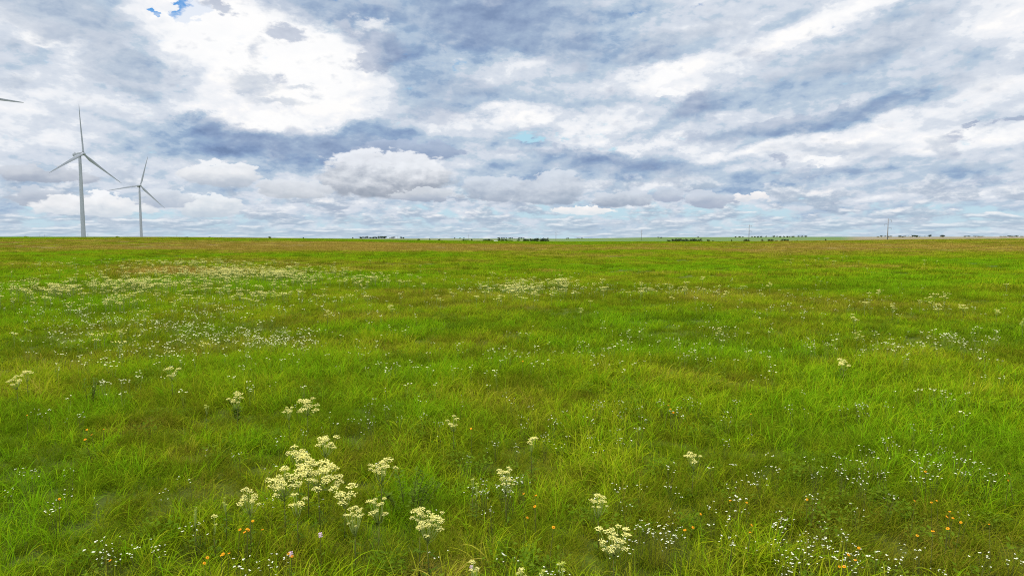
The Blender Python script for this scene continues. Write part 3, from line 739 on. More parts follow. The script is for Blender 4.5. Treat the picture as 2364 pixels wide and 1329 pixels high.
def build_far_trees():
    bark = plain_mat('bark', (.055, .045, .035), (.09, .075, .06), .9, .1, 2.0)
    m, N = mat('dark_foliage')
    col = N.mix(rnd(N), C(.016, .036, .016), C(.026, .050, .018))
    co = N.node('ShaderNodeTexCoord').outputs['Object']
    col = N.mix(N.smooth(N.noise(co, .8, 4), .35, .65), col, N.mix(.5, col, C(.055, .085, .02)))
    finish(N, leafy(N, col, .2, .1, .6))
    kinds = [tree_mesh_parts(s, h, w, bark, m) for s, h, w in ((1, 10, 9), (2, 10, 11), (3, 10, 13), (4, 10, 8))]
    T = []   # (pixel x, foot row, height px, width px, label)
    def row(lab, items): T.extend([(*it, lab) for it in items])
    row('dark tree of the long grove on the skyline left of the middle', [(834, 550, 3.6, 7), (840, 550, 4.4, 8), (847, 550, 4.6, 8), (856, 550, 3.0, 7), (862, 550, 3.6, 7), (868, 550, 4.4, 8), (875, 550, 4.6, 9), (882, 550, 5.0, 9), (889, 550, 4.8, 9)])
    row('single dark tree right of the long grove, beside the tiny pole', [(908, 550, 4.6, 8)])
    row('small tree of the pair right of the tiny pole on the skyline', [(925.5, 550.2, 3.8, 6), (931, 550.2, 2.8, 4)])
    row('tiny bush alone on the field edge left of the long grove', [(814, 550, 2.6, 3.5)])
    row('low dark bush on the field edge between the long grove and the middle pole', [(966, 552.6, 3.4, 7)])
    row('tiny bush on the brown field edge, left of the small thin pole', [(992, 552.8, 2.4, 4), (1014, 553, 2.0, 5), (1050, 550.4, 2, 3), (1062, 550.4, 2, 4), (1071, 550.4, 2, 3), (900, 550.2, 2, 3)])
    row('low dark bush in the thin row round the small pole left of the white barn', [(1072, 554, 2.4, 7), (1079, 554, 2.6, 8), (1089, 554, 2.4, 6), (1120, 554.3, 2.6, 8), (1127, 554.3, 3.2, 9), (1136, 554.4, 2.4, 6)])
    row('dark bush against the right side of the white barn', [(1152, 554.4, 4.0, 9), (1160, 554.4, 3.4, 9), (1170, 554.4, 2.6, 8), (1180, 554.4, 2.4, 8), (1197, 554.6, 2.6, 8)])
    row('tree round the pale farm buildings on the far ridge', [(1151, 550.6, 2.8, 6), (1159, 550.6, 2.2, 4), (1164, 550.6, 2.6, 4), (1169, 550.6, 2.4, 3), (1177, 550.6, 2.4, 6), (1183, 550.6, 2.2, 4), (1198, 550.6, 2.8, 6), (1204, 550.6, 2.4, 6), (1209, 550.6, 2.0, 4)])
    row('tree of the dark hedge left of the big round tree', [(1211, 554.6, 3.6, 9), (1218, 554.6, 3.8, 9), (1226, 554.6, 3.6, 9), (1233, 554.6, 4.6, 10), (1240, 554.6, 5.4, 10)])
    row('big round dark tree, the largest by the middle of the skyline', [(1254, 554.8, 7.6, 17)])
    row('low tree hugging the right side of the big round tree', [(1264, 552, 3.0, 7)])
    row('tiny tree on the green slope right of the pole by the big round tree', [(1308, 551, 2.0, 3), (1312, 551, 2.6, 3), (1335, 550.8, 1.8, 6), (1343, 550.8, 1.8, 7), (1520, 548.6, 1.8, 4), (1526, 548.6, 1.6, 4)])
    row('tree of the long dark belt in the valley right of the middle', [(1545, 554, 2.0, 9), (1553, 554, 2.4, 9), (1561, 554, 3.6, 10), (1569, 554, 3.8, 10), (1577, 554, 3.6, 10), (1585, 554, 2.8, 9), (1593, 554, 2.6, 9), (1601, 554, 3.6, 10), (1609, 554, 4.0, 11), (1617, 554, 3.0, 8)])
    row('small bush on the field edge right of the long dark belt', [(1612, 548, 2, 3.5), (1636, 554.4, 2.4, 6), (1647, 555.2, 2.0, 5), (1689, 555, 2.2, 4)])
    row('dark bush in the clump below the second tallest pole', [(1720, 555.4, 3.4, 7), (1725, 555.4, 4.2, 7), (1730, 555.4, 2.8, 5)])
    row('dark bush of the three low clumps right of the second tallest pole', [(1760, 555, 3.2, 6), (1777, 555, 3.4, 7), (1783, 555, 3.2, 7), (1792.5, 555, 2.6, 6), (1806, 555, 3.0, 7), (1813, 555, 3.6, 8), (1819, 555, 2.8, 6), (1840.5, 554.6, 2.0, 3), (1906, 554, 2.6, 4)])
    row('tree in the spaced row along the far green ridge', [(1698, 547, 1.6, 4), (1707, 547, 1.8, 6), (1715, 547, 1.6, 4), (1736, 547, 1.8, 4), (1743, 547, 1.8, 4), (1750, 547, 2.0, 4), (1757, 547, 2.8, 5), (1769, 547, 2.6, 4), (1786, 547, 3.4, 5), (1794, 547, 2.4, 3.5), (1801, 547, 2.8, 6), (1810, 547, 2.4, 4), (1818, 547, 2.6, 4), (1823, 547, 2.2, 3), (1831, 547, 3.0, 7), (1844, 547, 2.8, 6), (1851, 547, 3.0, 6), (1859, 547, 3.0, 6)])
    row('dark bush in the clumps by the foot of the tallest power pole', [(2027, 550.4, 2.2, 6), (2034, 550.4, 3.0, 7), (2043, 550.4, 2.6, 5), (2051, 550.4, 3.0, 6), (2057, 550.4, 3.0, 6)])
    row('dark bush in the clump right of the tallest power pole', [(2077, 550, 4.0, 7), (2083, 550, 2.6, 6), (2090, 550, 2.2, 6)])
    row('tree of the small farm grove on the right skyline', [(2099, 546.6, 2.4, 5), (2106, 546.6, 3.8, 7), (2112, 546.6, 4.0, 8), (2117, 546.6, 3.0, 5), (2123, 546.6, 2.2, 3), (2135, 546.6, 2.0, 2.5)])
    row('round tree standing alone on the right skyline, right of the small farm grove', [(2146, 546.6, 5.0, 7)])
    row('last lone tree on the right skyline, with a wide flat crown', [(2177, 546.6, 4.4, 9)])
    row('low dark bush of the thin hedges at the far right of the field', [(2228, 550, 3.0, 7), (2236, 549.6, 2.4, 7), (2252, 549, 2.2, 9), (2261, 549, 2.2, 9), (2268, 549, 2.0, 7), (2310, 549.4, 2.0, 9), (2320, 549.4, 2.2, 9), (2330, 549.4, 2.8, 10), (2341, 549.4, 3.4, 9), (2348, 549.4, 3.0, 8), (2360, 549.8, 2.4, 8)])
    row('tiny far bush on the left skyline between the turbines and the long grove', [(623, 548, 2.4, 5), (484, 547, 1.4, 4), (700, 549, 1.4, 4), (60, 546, 1.2, 8), (272, 546, 1.2, 6), (430, 546.6, 1.2, 7)])
    count = {}
    for *_, lab in T: count[lab] = count.get(lab, 0) + 1
    for i, (px, foot, hp, wp, lab) in enumerate(T):
        ridge = foot < 551.9 and px > 780
        if ridge:
            Y = 3300.0 + random.uniform(-150, 500)
        else:
            Y = 1000.0 + random.uniform(-40, 120) if px > 940 else (470.0 if px < 780 else 1500.)
        X = at(px, Y); z = float(gz(X, Y)); top = CAM_Z - (foot - hp - HORIZON) / F_PX * Y
        h = max(top - z, hp / F_PX * Y); w = wp / F_PX * Y
        tr, cr = kinds[i % 4]
        nat = (9, 11, 13, 8)[i % 4]
        root = tag(empty('tree', (X, Y, z), random.uniform(0, 6.28)), lab, 'tree', lab.replace('tree of', 'trees of').replace('bush of', 'bushes of') if count[lab] > 1 else None)
        root.scale = (w / nat * 1.25, w / nat * 1.25, h / 9.4)
        obj('trunk', tr, root); obj('crown', cr, root)
    # farm buildings: a white barn in the valley, pale sheds on the ridge
    wall = plain_mat('barn_wall', (.48, .48, .47), (.55, .55, .53), .7, .2, .6)
    roof = plain_mat('barn_roof', (.55, .56, .57), (.6, .6, .6), .5, .3, .6)
    shut = plain_mat('barn_door', (.16, .17, .18), (.22, .22, .23), .7, .2, .6)
    shed = plain_mat('shed_wall', (.24, .25, .25), (.30, .31, .31), .7, .1, .6)
    def barn(name, px, Y, w, dp, h, label, rz):
        X = at(px, Y); root = tag(empty(name, (X, Y, float(gz(X, Y))), rz), label, name.split('_')[-1])
        b = MB(); b.add([(-w/2, -dp/2, -.5), (w/2, -dp/2, -.5), (w/2, dp/2, -.5), (-w/2, dp/2, -.5), (-w/2, -dp/2, h*.6), (w/2, -dp/2, h*.6), (w/2, dp/2, h*.6), (-w/2, dp/2, h*.6), (-w/2, 0, h*.97), (w/2, 0, h*.97)],
              [(0, 1, 5, 4), (2, 3, 7, 6), (1, 2, 6, 9, 5), (3, 0, 4, 8, 7)])
        b.build('wall', [wall if name == 'white_barn' else shed], root)
        r = MB(); e = .5; k = h * .4 / (dp / 2)
        for s in (-1, 1):
            y0, z0 = s * (dp/2 + e), h*.6 - e * k
            V = [(-w/2-e, y0, z0+.05), (w/2+e, y0, z0+.05), (w/2+e, 0, h+.05), (-w/2-e, 0, h+.05)]; V += [(x, y, z - .2) for x, y, z in V]
            r.add(V, [(0, 1, 2, 3), (7, 6, 5, 4), (0, 4, 5, 1), (1, 5, 6, 2), (2, 6, 7, 3), (3, 7, 4, 0)])
        r.build('roof', [roof if name == 'white_barn' else shed], root)
        d = MB(); d.box((w*.15, -dp/2-.06, h*.22), (w*.16, .1, h*.46)); d.build('door', [shut], root)
        for t in (-.3, -.05): q = MB(); q.box((w*t, -dp/2-.05, h*.32), (w*.07, .08, h*.16)); q.build('window', [shut], root)
    barn('white_barn', 1145, 985, 4.8, 5, 4.4, 'small bright white barn on the field edge left of the dark bushes', .1)
    barn('grey_shed', 1187, 3500, 12, 8, 5.5, 'pale grey farm shed on the far ridge, left of the wider one', .2)
    barn('grey_shed', 1194, 3450, 16, 9, 6, 'wider pale grey farm shed among trees on the far ridge', -.1)
    barn('farm_house', 2101, 3500, 12, 9, 7, 'small pale farm house in the grove on the right skyline', .15)

# ------------------------------------------------------------------ flowers
def flower_mats():
    M = {}
    M['cream'] = plain_mat('cream_floret', (.70, .63, .155), (.79, .73, .29), .7, .02, 30.0, .25)
    M['yellow'] = plain_mat('greenish_yellow_floret', (.52, .56, .08), (.62, .62, .14), .7, .02, 30.0, .25)
    M['white'] = plain_mat('white_petal', (.60, .60, .42), (.70, .70, .54), .7, .02, 30.0, .25)
    M['ivory'] = plain_mat('ivory_petal', (.68, .66, .36), (.76, .75, .48), .7, .02, 30.0, .25)
    M['orange'] = plain_mat('orange_petal', (.62, .22, .006), (.68, .34, .015), .6, .02, 40.0, .25)
    M['centre'] = plain_mat('brown_centre', (.10, .025, .008), (.16, .05, .012), .8, .02, 60.0)
    M['pink'] = plain_mat('pink_floret', (.55, .36, .44), (.64, .48, .54), .7, .02, 40.0, .2)
    M['stem'] = plain_mat('flower_stem', (.060, .070, .014), (.09, .09, .022), .7, .02, 12.0)
    M['pale_stem'] = plain_mat('pale_stem', (.14, .19, .035), (.19, .22, .05), .7, .02, 12.0)
    M['leaf'] = plain_mat('stem_leaf', (.055, .098, .005), (.078, .120, .008), .6, .02, 9.0, .3)
    return M

def cream_parts(seed, M, H, Wd, nh, fl=26, floret='cream'):
    """One flat-topped flowering plant: forked stem, stem leaves, and separate heads of many small florets."""
    rng = random.Random(seed); parts = []
    hp = []
    for k in range(nh):
        a = 2.399963 * k + rng.uniform(-.4, .4); r = Wd * .5 * math.sqrt((k + .35) / nh) * rng.uniform(.72, 1.02)
        hp.append(Vector((r * math.cos(a), r * math.sin(a), H - .45 * r + rng.uniform(-.06, .05) * (1 + 2 * Wd))))
    st = MB(); fork = Vector((rng.uniform(-.02, .02), rng.uniform(-.02, .02), H * .62))
    st.tube([(0, 0, -.03), (fork.x * .6, fork.y * .6, H * .3), fork], [.0065, .0055, .0045], 6)
    for h in hp:
        f = fork + Vector((0, 0, rng.uniform(0, .1) * H)); mid = f.lerp(h, .5) + Vector((0, 0, -.03))
        st.tube([f, mid, h], [.0035, .003, .0025], 5, 1)
    parts.append(('stem', st.mesh('stem', [M['stem'], M['pale_stem']], True)))
    lf = MB()
    for k in range(11):
        z = H * rng.uniform(.12, .66); a = 2.4 * k; L = rng.uniform(.06, .12) * (1.15 - z / H); up = rng.uniform(-.1, .7)
        d = Vector((math.cos(a), math.sin(a), up)).normalized(); s = Vector((-math.sin(a), math.cos(a), rng.uniform(-.2, .2)))
        c = Vector((0, 0, z)); dn = Vector((0, 0, -.25 * L))
        lf.add([c, c + d * L * .4 + s * L * .17, c + d * L * .8 + s * L * .12 + dn * .5, c + d * L * 1.15 + dn, c + d * L * .8 - s * L * .12 + dn * .5, c + d * L * .4 - s * L * .17], [(0, 1, 2, 3), (0, 3, 4, 5)])
    parts.append(('foliage', lf.mesh('foliage', [M['leaf']])))
    hr = min(.065, Wd * .5 / math.sqrt(nh) * 1.0)
    for h in hp:
        fm = MB(); ra = hr * rng.uniform(.55, 1.25)
        for j in range(fl):
            a = 2.399963 * j; r = ra * math.sqrt((j + .5) / fl) * rng.uniform(.9, 1.1)
            p = h + Vector((r * math.cos(a), r * math.sin(a), .35 * ra * (1 - (r / ra) ** 2) + rng.uniform(-.5, .5) * ra * .6))
            fm.octa(p, ra * rng.uniform(.11, .22), 0, .85)
            if j % 4 == 0: fm.tube([h + Vector((0, 0, -.35 * ra)), p], .0012, 3, 1, False)
        parts.append(('flower_head', fm.mesh('flower_head', [M[floret], M['pale_stem']])))
    return parts

def simple_cream(seed, M, H=.62, Wd=.30, nh=8, floret='cream'):
    rng = random.Random(seed); mb = MB()
    mb.tube([(0, 0, 0), (0, 0, H * .65)], [.009, .007], 4, 1)
    for k in range(nh):
        a = 2.4 * k + rng.uniform(-.4, .4); r = Wd * .5 * math.sqrt((k + .3) / nh)
        c = Vector((r * math.cos(a), r * math.sin(a), H + rng.uniform(-.04, .03) - .2 * r))
        mb.tube([(0, 0, H * .65), c], .004, 3, 1, False)
        for j in range(4):
            q = .032; mb.octa(c + Vector((rng.uniform(-q, q), rng.uniform(-q, q), rng.uniform(-.01, .015))), rng.uniform(.010, .016), 0, .7)
    for k in range(5):
        a = 2.4 * k; z = H * (.2 + .1 * k); d = Vector((math.cos(a), math.sin(a), .3)) * .1; s = Vector((-math.sin(a), math.cos(a), 0)) * .022
        c = Vector((0, 0, z)); mb.add([c, c + d * .5 + s, c + d, c + d * .5 - s], [(0, 1, 2, 3)], 2)
    return mb.mesh('cream_flower_plant', [M[floret], M['pale_stem'], M['leaf']])

def small_white(seed, M, n=7, spread=.09, size=.009, petal='white', stalk='stem'):
    """A small spray of white flowers on thin stems."""
    rng = random.Random(seed); mb = MB()
    for k in range(n):
        a, r = rng.uniform(0, 6.283), spread * math.sqrt(rng.uniform(.02, 1)); z = .40 + rng.uniform(-.06, .04)
        x, y = r * math.cos(a), r * math.sin(a)
        mb.tube([(x * .15, y * .15, .0), (x * .5, y * .5, z * .6), (x, y, z)], [.0018, .0013, .0010], 3, 1, False)
        s = size * rng.uniform(.7, 1.35)
        for j in range(rng.choice((2, 3, 4, 5))):
            p = (x + rng.uniform(-1, 1) * s * 1.2, y + rng.uniform(-1, 1) * s * 1.2, z + rng.uniform(-.3, .5) * s)
            mb.octa(p, s * rng.uniform(.6, 1.0), 0, .5)
    return mb.mesh('white_wildflower', [M[petal], M[stalk]])

def daisy(seed, M, n=1):
    rng = random.Random(seed); mb = MB()
    for q in range(n):
        x, y, z = (rng.uniform(-.05, .05) if q else 0), (rng.uniform(-.05, .05) if q else 0), .46 + rng.uniform(-.03, .03)
        mb.tube([(x * .2, y * .2, 0), (x * .6, y * .6, z * .6), (x, y, z)], [.003, .0025, .002], 4, 2, False)
        T = Vector((rng.uniform(-.5, .5), rng.uniform(-.9, -.2), 1.0)).normalized(); u = T.orthogonal().normalized(); v = T.cross(u); c = Vector((x, y, z))
        R = rng.uniform(.0105, .0145)
        for k in range(11):
            a = 6.283 * k / 11; d = u * math.cos(a) + v * math.sin(a); s = T.cross(d) * R * .25
            mb.add([c + d * R * .25 - s * .6, c + d * R * .25 + s * .6, c + d * R * .85 + s * 1.0 - T * .002, c + d * R * 1.05 - T * .004, c + d * R * .85 - s * 1.0 - T * .002], [(0, 4, 3, 2, 1)], 0)
        mb.octa(c + T * .003, R * .38, 1, .6)
    return mb.mesh('orange_daisy', [M['orange'], M['centre'], M['stem']])

def build_flowers():
    M = flower_mats()
    # (x, y, width px, heads, plant height m, label): the large plants one can tell apart
    near = [
        (737, 1084, 108, 20, .74, 'largest cream flower plant, a broad spray at the heart of the big clump'),
        (655, 1108, 82, 16, .72, 'dense rounded cream flower plant, left of the broad spray in the big clump'),
        (690, 1043, 52, 9, .78, 'small cream flower head topping the big clump, furthest back of it'),
        (708, 1062, 44, 7, .76, 'cream flower plant joining the top head and the broad spray of the big clump'),
        (754, 1019, 52, 8, .70, 'loose cream flower plant standing just behind the big clump to its right'),
        (880, 1083, 62, 9, .68, 'spread cream flower plant right of the big clump, above the dark leafy bush'),
        (792, 1133, 58, 7, .62, 'thin open cream flower plant just below the right end of the big clump'),
        (574, 1149, 50, 8, .64, 'cream flower plant left of the big clump beside a small yellow one'),
        (687, 1156, 38, 6, .62, 'small cream flower plant on a bare pale stem below the big clump'),
        (818, 1196, 46, 12, .62, 'upright double headed cream flower plant left of the dark leafy bush'),
        (870, 1169, 46, 9, .62, 'tidy domed cream flower plant touching the left side of the dark leafy bush'),
        (992, 1205, 78, 16, .64, 'big bunched cream flower plant over the brown grass below the dark leafy bush'),
        (966, 1188, 36, 5, .68, 'small head leaning left behind the big bunched cream flower plant'),
        (498, 1204, 16, 2, .50, 'tiny single cream flower on a bare stem above the orange daisies at lower left'),
        (1170, 1100, 46, 10, .64, 'cream flower plant beside a spray of small white flowers, right of the dark leafy bush'),
        (1229, 1021, 23, 4, .58, 'small white topped cream flower plant alone in the green grass right of the middle'),
        (1383, 1156, 46, 9, .62, 'fan shaped cream flower plant alone, above the widest one of the lower right'),
        (1416, 1243, 80, 15, .62, 'widest cream flower plant of the lower right, low and spreading'),
        (1598, 1053, 36, 7, .60, 'flat pale cream flower plant alone in the right half of the foreground'),
        (1948, 838, 29, 6, .64, 'cream flower plant with a forked head alone on the right of the meadow'),
        (1047, 973, 28, 6, .58, 'flat cream flower plant alone in the bright grass near the middle of the field'),
        (710, 933, 50, 9, .66, 'wide cream flower plant of the pair behind the big clump'),
        (666, 946, 25, 5, .60, 'narrow cream flower plant of the pair behind the big clump'),
        (546, 917, 34, 7, .66, 'cream flower plant on a dark leafy stalk, left of the pair behind the big clump'),
        (397, 858, 33, 7, .62, 'cream flower plant alone in the olive grass left of the middle'),
        (38, 877, 33, 8, .66, 'lower cream flower plant of the two by the left edge'),
        (62, 860, 24, 6, .68, 'higher cream flower plant of the two by the left edge'),
        (1097, 1322, 34, 7, .50, 'cream flower plant cut by the bottom edge beside a pink flower'),
        (1205, 1327, 24, 5, .48, 'small cream flower plant cut by the bottom edge beside the yellow one'),
        (2182, 678, 27, 7, .75, 'pale cream flower plant standing tallest in the far right meadow'),
        (1981, 772, 20, 6, .66, 'cream flower plant far right, below the pale tall pair in the olive grass'),
        (1972, 731, 20, 5, .62, 'flat cream flower plant right of a smaller one in the far right meadow'),
        (1660, 763, 15, 4, .58, 'small flat cream flower plant alone right of the middle distance'),
        (1342, 716, 13, 4, .60, 'small cream flower plant alone below the middle flower patch'),
        (755, 722, 16, 5, .62, 'small cream flower plant alone in the bright grass left of the middle distance'),
        (904, 708, 18, 5, .62, 'small cream flower plant alone between the left and middle flower patches'),
        (2062, 708, 15, 5, .64, 'small cream flower plant left of the tallest one in the far right meadow'),
        (2166, 708, 17, 5, .64, 'cream flower plant just below the tallest one in the far right meadow'),
        (2224, 708, 20, 5, .64, 'thin flat cream flower plant right of the tallest one in the far right meadow'),
        (2302, 717, 16, 5, .64, 'small cream flower plant near the right edge of the far meadow'),
        (2030, 672, 18, 5, .66, 'faint flat cream flower plant in bright grass of the far right meadow'),
        (1777, 656, 14, 5, .66, 'small cream flower plant alone right of the middle flower patch'),
        (1622, 641, 12, 4, .66, 'tiny cream flower plant above the right end of the middle flower patch'),
        (1676, 675, 14, 5, .66, 'tiny cream flower plant at the right end of the middle flower patch'),
        (1552, 685, 12, 4, .62, 'tiny cream flower plant low in the right end of the middle flower patch'),
        (2362, 742, 14, 5, .64, 'cream flower plant cut by the right edge of the view')]
    g = 'cream flowered plants standing apart in the meadow'
    for i, (px, py, wp, nh, H, label) in enumerate(near):
        x, y, z = ground_at(px, py, H - .03)
        Wd = wp / F_PX * math.hypot(y, 2) * 1.06
        root = tag(empty('cream_flower_plant', (x, y, z), random.uniform(0, 6.28)), label, 'flower plant', g)
        dist = math.hypot(x, y)
        if dist > 16:      # far ones keep the same build with fewer florets
            ps = cream_parts(100 + i, M, H, Wd, nh + 2, 12)
        else:
            ps = cream_parts(100 + i, M, H, Wd, int(nh * 1.4), 26)
        for nm, me in ps: obj(nm, me, root)
    for i, (px, py, wp, label) in enumerate([(517, 1161, 16, 'small round yellow green flower plant left of the big clump of cream flowers'), (450, 1187, 12, 'small yellow green flower plant left of the tiny single cream flower'), (476, 941, 12, 'small yellow green flower plant in the olive grass behind the big clump'),
            (1092, 1117, 11, 'small yellow flower plant left of the white spray near the middle'), (1101, 1126, 14, 'rounder yellow flower plant touching the white spray near the middle'), (1297, 1310, 20, 'yellow green flower plant at the bottom edge right of the middle'), (1247, 1325, 18, 'yellow green flower plant cut by the bottom edge')]):
        H = .5; x, y, z = ground_at(px, py, H - .02); Wd = wp / F_PX * math.hypot(y, 2)
        root = tag(empty('yellow_flower_plant', (x, y, z)), label, 'flower plant', 'yellow green flower plants')
        for nm, me in cream_parts(400 + i, M, H, Wd, 4, 22, 'yellow'): obj(nm, me, root)
    # the flower patches: single small plants, the nearest as things of their own
    variants = [simple_cream(500 + i, M, .46 + .07 * (i % 4), .20 + .06 * (i % 4), 4 + i % 4) for i in range(7)]
    patches = [(520, 628, 330, 24, 330, 'dense'), (640, 632, 190, 22, 170, 'dense'), (450, 606, 230, 8, 90, 'dense'), (330, 655, 330, 26, 150, 'dense'), (130, 668, 230, 22, 80, 'left'), (600, 676, 330, 22, 50, 'dense'), (280, 695, 330, 34, 26, 'left'),
               (1190, 664, 160, 26, 70, 'middle'), (1290, 655, 60, 12, 24, 'middle'), (1480, 668, 260, 20, 26, 'middle'), (860, 645, 200, 20, 36, 'dense'), (1900, 600, 420, 22, 24, 'right'), (2150, 690, 260, 40, 7, 'right'), (300, 770, 320, 40, 6, 'left'), (100, 610, 140, 10, 16, 'left')]
    lab = {'dense': 'cream flower plant in the dense flower drift on the left of the field', 'left': 'cream flower plant of the loose drift near the left edge of the field', 'middle': 'cream flower plant in the flower patch in the middle of the field', 'right': 'cream flower plant of the thin scatter on the right of the far field'}
    pts = []
    for px, py, rx, ry, n, key in patches:
        for _ in range(int(n * (1.6 if key != 'right' else 1))):
            a, r = random.uniform(0, 6.283), min(abs(random.gauss(0, .55)), 1.5)
            qx, qy = px + rx * r * math.cos(a), py + ry * r * math.sin(a) * 1.0
            if not (-60 < qx < 2424): continue
            x, y, z = ground_at(qx, max(qy, 574), .48); pts.append((math.hypot(x, y), x, y, z, key))
    pts.sort()
    for k, (r, x, y, z, key) in enumerate(pts[:250]):
        o = obj('cream_flower_plant', variants[k % 7]); o.location = (x, y, z); o.rotation_euler = (0, 0, random.uniform(0, 6.28)); s = random.uniform(.75, 1.25); o.scale = (s * 1.05, s * 1.05, random.uniform(.8, 1.12))
        tag(o, lab[key], 'flower plant', {'dense': 'cream flowers of the dense drift', 'left': 'cream flowers of the loose left drift', 'middle': 'cream flowers of the middle patch', 'right': 'cream flowers of the far right scatter'}[key])
    rest = pts[250:]
    R = np.array([p[1:4] for p in rest]); n = len(R)
    o = scatter('cream_flowers', variants, R, np.stack([np.zeros(n), np.zeros(n), RNG.uniform(0, 6.28, n)], -1), np.repeat(RNG.uniform(.85, 1.25, n)[:, None], 3, 1), RNG.integers(0, 7, n), np.zeros(n))
    tag(o, 'far cream flowers massed in the drift on the left of the field', 'flowers', kind='stuff')
    # small white flowers
    wv = [small_white(600 + i, M, 2 + (i * 5) % 6, .05 + .012 * (i % 5), .0056 + .0007 * (i % 3)) for i in range(10)]
    wf = [small_white(650 + i, M, 2 + i % 3, .05 + .012 * (i % 5), .0092 + .0008 * (i % 3), 'ivory', 'pale_stem') for i in range(10)]
    zones = [(520, 720, 520, 60, 220), (700, 840, 600, 60, 90), (1950, 1180, 460, 160, 330), (2150, 1050, 260, 90, 150), (2000, 1285, 420, 50, 110), (1230, 1110, 150, 55, 60), (1160, 1135, 70, 30, 28), (1520, 1170, 260, 120, 90), (2150, 900, 300, 60, 130), (1500, 930, 420, 110, 150), (1150, 980, 380, 90, 90), (240, 890, 150, 30, 60),
             (130, 965, 90, 14, 26), (300, 1230, 320, 100, 70), (640, 1290, 320, 50, 40), (300, 1120, 320, 60, 40), (560, 900, 200, 40, 30), (1250, 1290, 160, 40, 28), (1480, 1265, 150, 60, 30), (620, 778, 170, 26, 150), (430, 752, 120, 22, 110), (180, 740, 240, 50, 170), (330, 800, 360, 50, 150),
             (1180, 660, 170, 26, 220), (1520, 668, 280, 20, 150), (1950, 705, 380, 40, 130), (2100, 790, 260, 40, 130), (1350, 800, 420, 60, 110), (900, 800, 400, 70, 80), (500, 690, 500, 40, 160), (1750, 770, 300, 60, 70), (700, 1000, 600, 200, 60), (1180, 980, 1180, 330, 220)]
    wp = []
    for px, py, rx, ry, n in zones:
        n = int(n * (.21 if py > 830 else .75)); m_ = max(4, n // 2); cs = [(random.gauss(0, .48), random.gauss(0, .48)) for _ in range(m_)]
        for _ in range(n):
            c = random.choice(cs); k = .13
            qx, qy = px + rx * (c[0] + random.gauss(0, k)), py + ry * (c[1] + random.gauss(0, k))
            if not (-40 < qx < 2404 and 580 < qy < 1345): continue
            x, y, z = ground_at(qx, qy, .38)
            if math.hypot(x, y) > 2.7: wp.append((math.hypot(x, y), x, y, z, qx))
    wp.sort()
    for k, (r, x, y, z, qx) in enumerate(wp[:290]):
        o = obj('white_wildflower', wv[k % 10]); o.location = (x, y, z); o.rotation_euler = (random.gauss(0, .08), random.gauss(0, .08), random.uniform(0, 6.28)); s = random.uniform(.8, 1.3); o.scale = (s, s, random.uniform(.85, 1.1))
        if qx > 1400: tag(o, 'sprig of small white flowers in the grass of the right foreground', 'wildflower', 'white flowers of the right foreground')
        elif qx > 1000: tag(o, 'sprig of small white flowers in the middle foreground grass', 'wildflower', 'white flowers of the middle foreground')
        else: tag(o, 'sprig of small white flowers in the grass of the left foreground', 'wildflower', 'white flowers of the left foreground')
    R = np.array([p[1:4] for p in wp[290:]]); n = len(R)
    s = RNG.uniform(.85, 1.4, n) * (1 + .25 * sstep(np.hypot(R[:, 0], R[:, 1]), 12, 30))
    o = scatter('white_flowers', wf, R, np.stack([RNG.normal(0, .08, n), RNG.normal(0, .08, n), RNG.uniform(0, 6.28, n)], -1), np.stack([s, s, RNG.uniform(.9, 1.1, n)], -1), RNG.integers(0, 10, n), np.zeros(n))
    tag(o, 'tiny white flowers strewn through the middle of the meadow', 'flowers', kind='stuff')
    # orange daisies, each where the photograph shows one
    dv = [daisy(700 + i, M) for i in range(5)]
    od = [(544, 1217), (559.5, 1214), (571, 1212), (578, 1219), (570, 1226), (566, 1219), (497, 1285), (512, 1283), (520, 1271), (508, 1290), (664, 1283), (671, 1286), (1089, 994), (1237, 1139), (1211, 1143.6), (1237, 1158), (1202, 1197), (1265, 1222), (1737, 953), (1688, 1162), (1569, 1202), (1621, 1190), (1723, 1217), (1724, 1224),
          (1727, 1165), (1595, 1225), (1862, 1150), (2103, 1159), (2155, 1152), (2173, 1162), (2141, 1083), (2322, 1110), (2348, 1098), (2183, 1186), (2196, 1191), (2182, 1204), (2204, 1202), (2190, 1196), (2293, 1212), (2127, 1236), (2152, 1228.5), (1959, 1268), (1962, 1286), (1955, 1281), (1924, 1301), (1944, 1299),
          (62, 961), (198, 996), (222, 998), (233, 996), (212, 1003), (133, 1151), (475, 1310), (261, 1283), (1533, 939), (1552, 942), (1206, 834), (1550, 946)]
    for k, (px, py) in enumerate(od):
        x, y, z = ground_at(px, py, .46); o = obj('orange_daisy', dv[k % 5]); o.location = (x, y, z); o.rotation_euler = (random.gauss(0, .1), random.gauss(0, .1), random.uniform(-.9, .9)); s = random.uniform(.9, 1.2) * (1.0 if py > 1020 else 1.2); o.scale = (s, s, 1)
        where = ('of the small cluster left of the bare stemmed cream flowers', 'orange daisies of the left cluster') if k < 6 else ('in the left foreground grass', 'orange daisies of the left foreground') if px < 1000 else ('in the middle foreground grass', 'orange daisies of the middle foreground') if px < 1500 else ('in the right foreground grass', 'orange daisies of the right foreground')
        tag(o, 'orange daisy with brown centre ' + where[0], 'daisy', where[1])
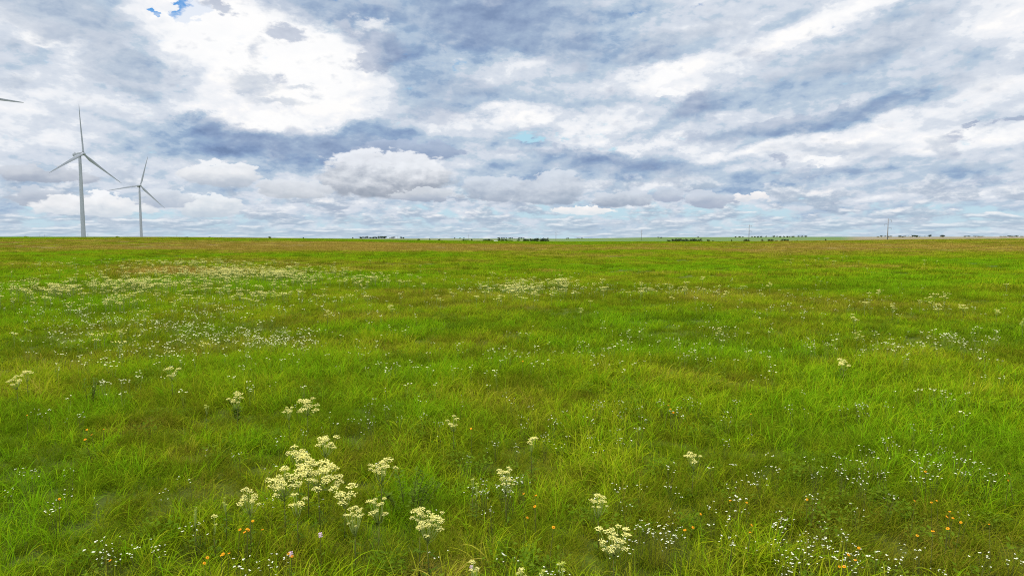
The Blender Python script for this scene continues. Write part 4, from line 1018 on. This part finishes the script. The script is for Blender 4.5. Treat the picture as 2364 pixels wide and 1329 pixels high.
    for i, (px, py, lab_) in enumerate([(740, 1237, 'pale pink flower in the grass left of the upright cream flower plant'), (1090, 1313, 'pink flower above the cream plant cut by the bottom edge'), (672, 1283, 'pinkish flower beside two orange daisies at lower left')]):
        x, y, z = ground_at(px, py, .44); mb = MB(); mb.tube([(0, 0, 0), (0, 0, .43)], [.003, .002], 5, 1)
        for j in range(26): a = 2.4 * j; r = .018 * math.sqrt((j % 9) / 9); mb.octa((r * math.cos(a), r * math.sin(a), .43 + .016 * (j // 9)), .0055, 0, .8)
        for j in range(5): a = 2.4 * j; d = Vector((math.cos(a), math.sin(a), .4)) * .05; s = Vector((-math.sin(a), math.cos(a), 0)) * .01; c = Vector((0, 0, .1 + .05 * j)); mb.add([c, c + d * .5 + s, c + d, c + d * .5 - s], [(0, 1, 2, 3)], 2)
        o = mb.build('pink_flower', [M['pink'], M['stem'], M['leaf']]); o.location = (x, y, z); tag(o, lab_, 'wildflower')
    # dark leafy weeds
    for i, (px, py, wp_, hm, label) in enumerate([(945, 1165, 170, .62, 'large dark green leafy bush in the grass right of the big clump of cream flowers'), (205, 925, 50, .65, 'dark green leafy weed standing alone in the grass near the left edge'), (545, 965, 18, .55, 'dark leafy stalk below a cream flower in the left of the meadow'), (1940, 880, 22, .45, 'dark leafy weed below the fork headed cream flower on the right')]):
        x, y, z = ground_at(px, py, .12); w = wp_ / F_PX * math.hypot(y, 2) * .5
        rng = random.Random(900 + i); root = tag(empty('leafy_weed', (x, y, z)), label, 'weed')
        st, lf = MB(), MB(); ns = max(4, int(26 * w))
        for k in range(ns):
            a = rng.uniform(0, 6.28); r = w * math.sqrt(rng.random()); h = hm * rng.uniform(.6, 1.0) * (1 - .35 * (r / w) ** 2)
            tip = Vector((r * math.cos(a), r * math.sin(a), h)); bs = Vector((tip.x * .35, tip.y * .35, -.02)); mid = bs.lerp(tip, .55) + Vector((0, 0, .05))
            st.tube([bs, mid, tip], [.006, .004, .002], 5)
            for j in range(26):
                t = rng.uniform(.2, 1.0); c = bs.lerp(mid, t * 2) if t < .5 else mid.lerp(tip, t * 2 - 1)
                b = rng.uniform(0, 6.28); L = rng.uniform(.035, .075); d = Vector((math.cos(b), math.sin(b), rng.uniform(-.2, .8))).normalized() * L; s = Vector((-math.sin(b), math.cos(b), rng.uniform(-.3, .3))) * L * .26
                c = c + d * .25
                lf.add([c, c + d * .45 + s, c + d, c + d * .45 - s], [(0, 1, 2, 3)])
        st.build('stem', [M['stem']], root, True); lf.build('foliage', [M['leaf']], root)

def build_haze():
    mb = MB(); R = 14000.0
    mb.box((0, 0, 60), (2 * R, 2 * R, 300))
    m, N = mat('thin_air')
    v = N.node('ShaderNodeVolumePrincipled'); v.inputs['Density'].default_value = HAZE; v.inputs['Color'].default_value = C(.80, .88, .95); v.inputs['Anisotropy'].default_value = .2
    o = N.node('ShaderNodeOutputMaterial'); N.l.new(v.outputs[0], o.inputs['Volume'])
    h = mb.build('haze', [m]); h['kind'] = 'stuff'; tag(h, 'thin pale haze over the far land', 'haze')
HAZE = 5e-5
build_camera_and_light()
build_world()
build_ground()
build_grass()
build_turbines()
build_poles()
build_far_trees()
build_flowers()
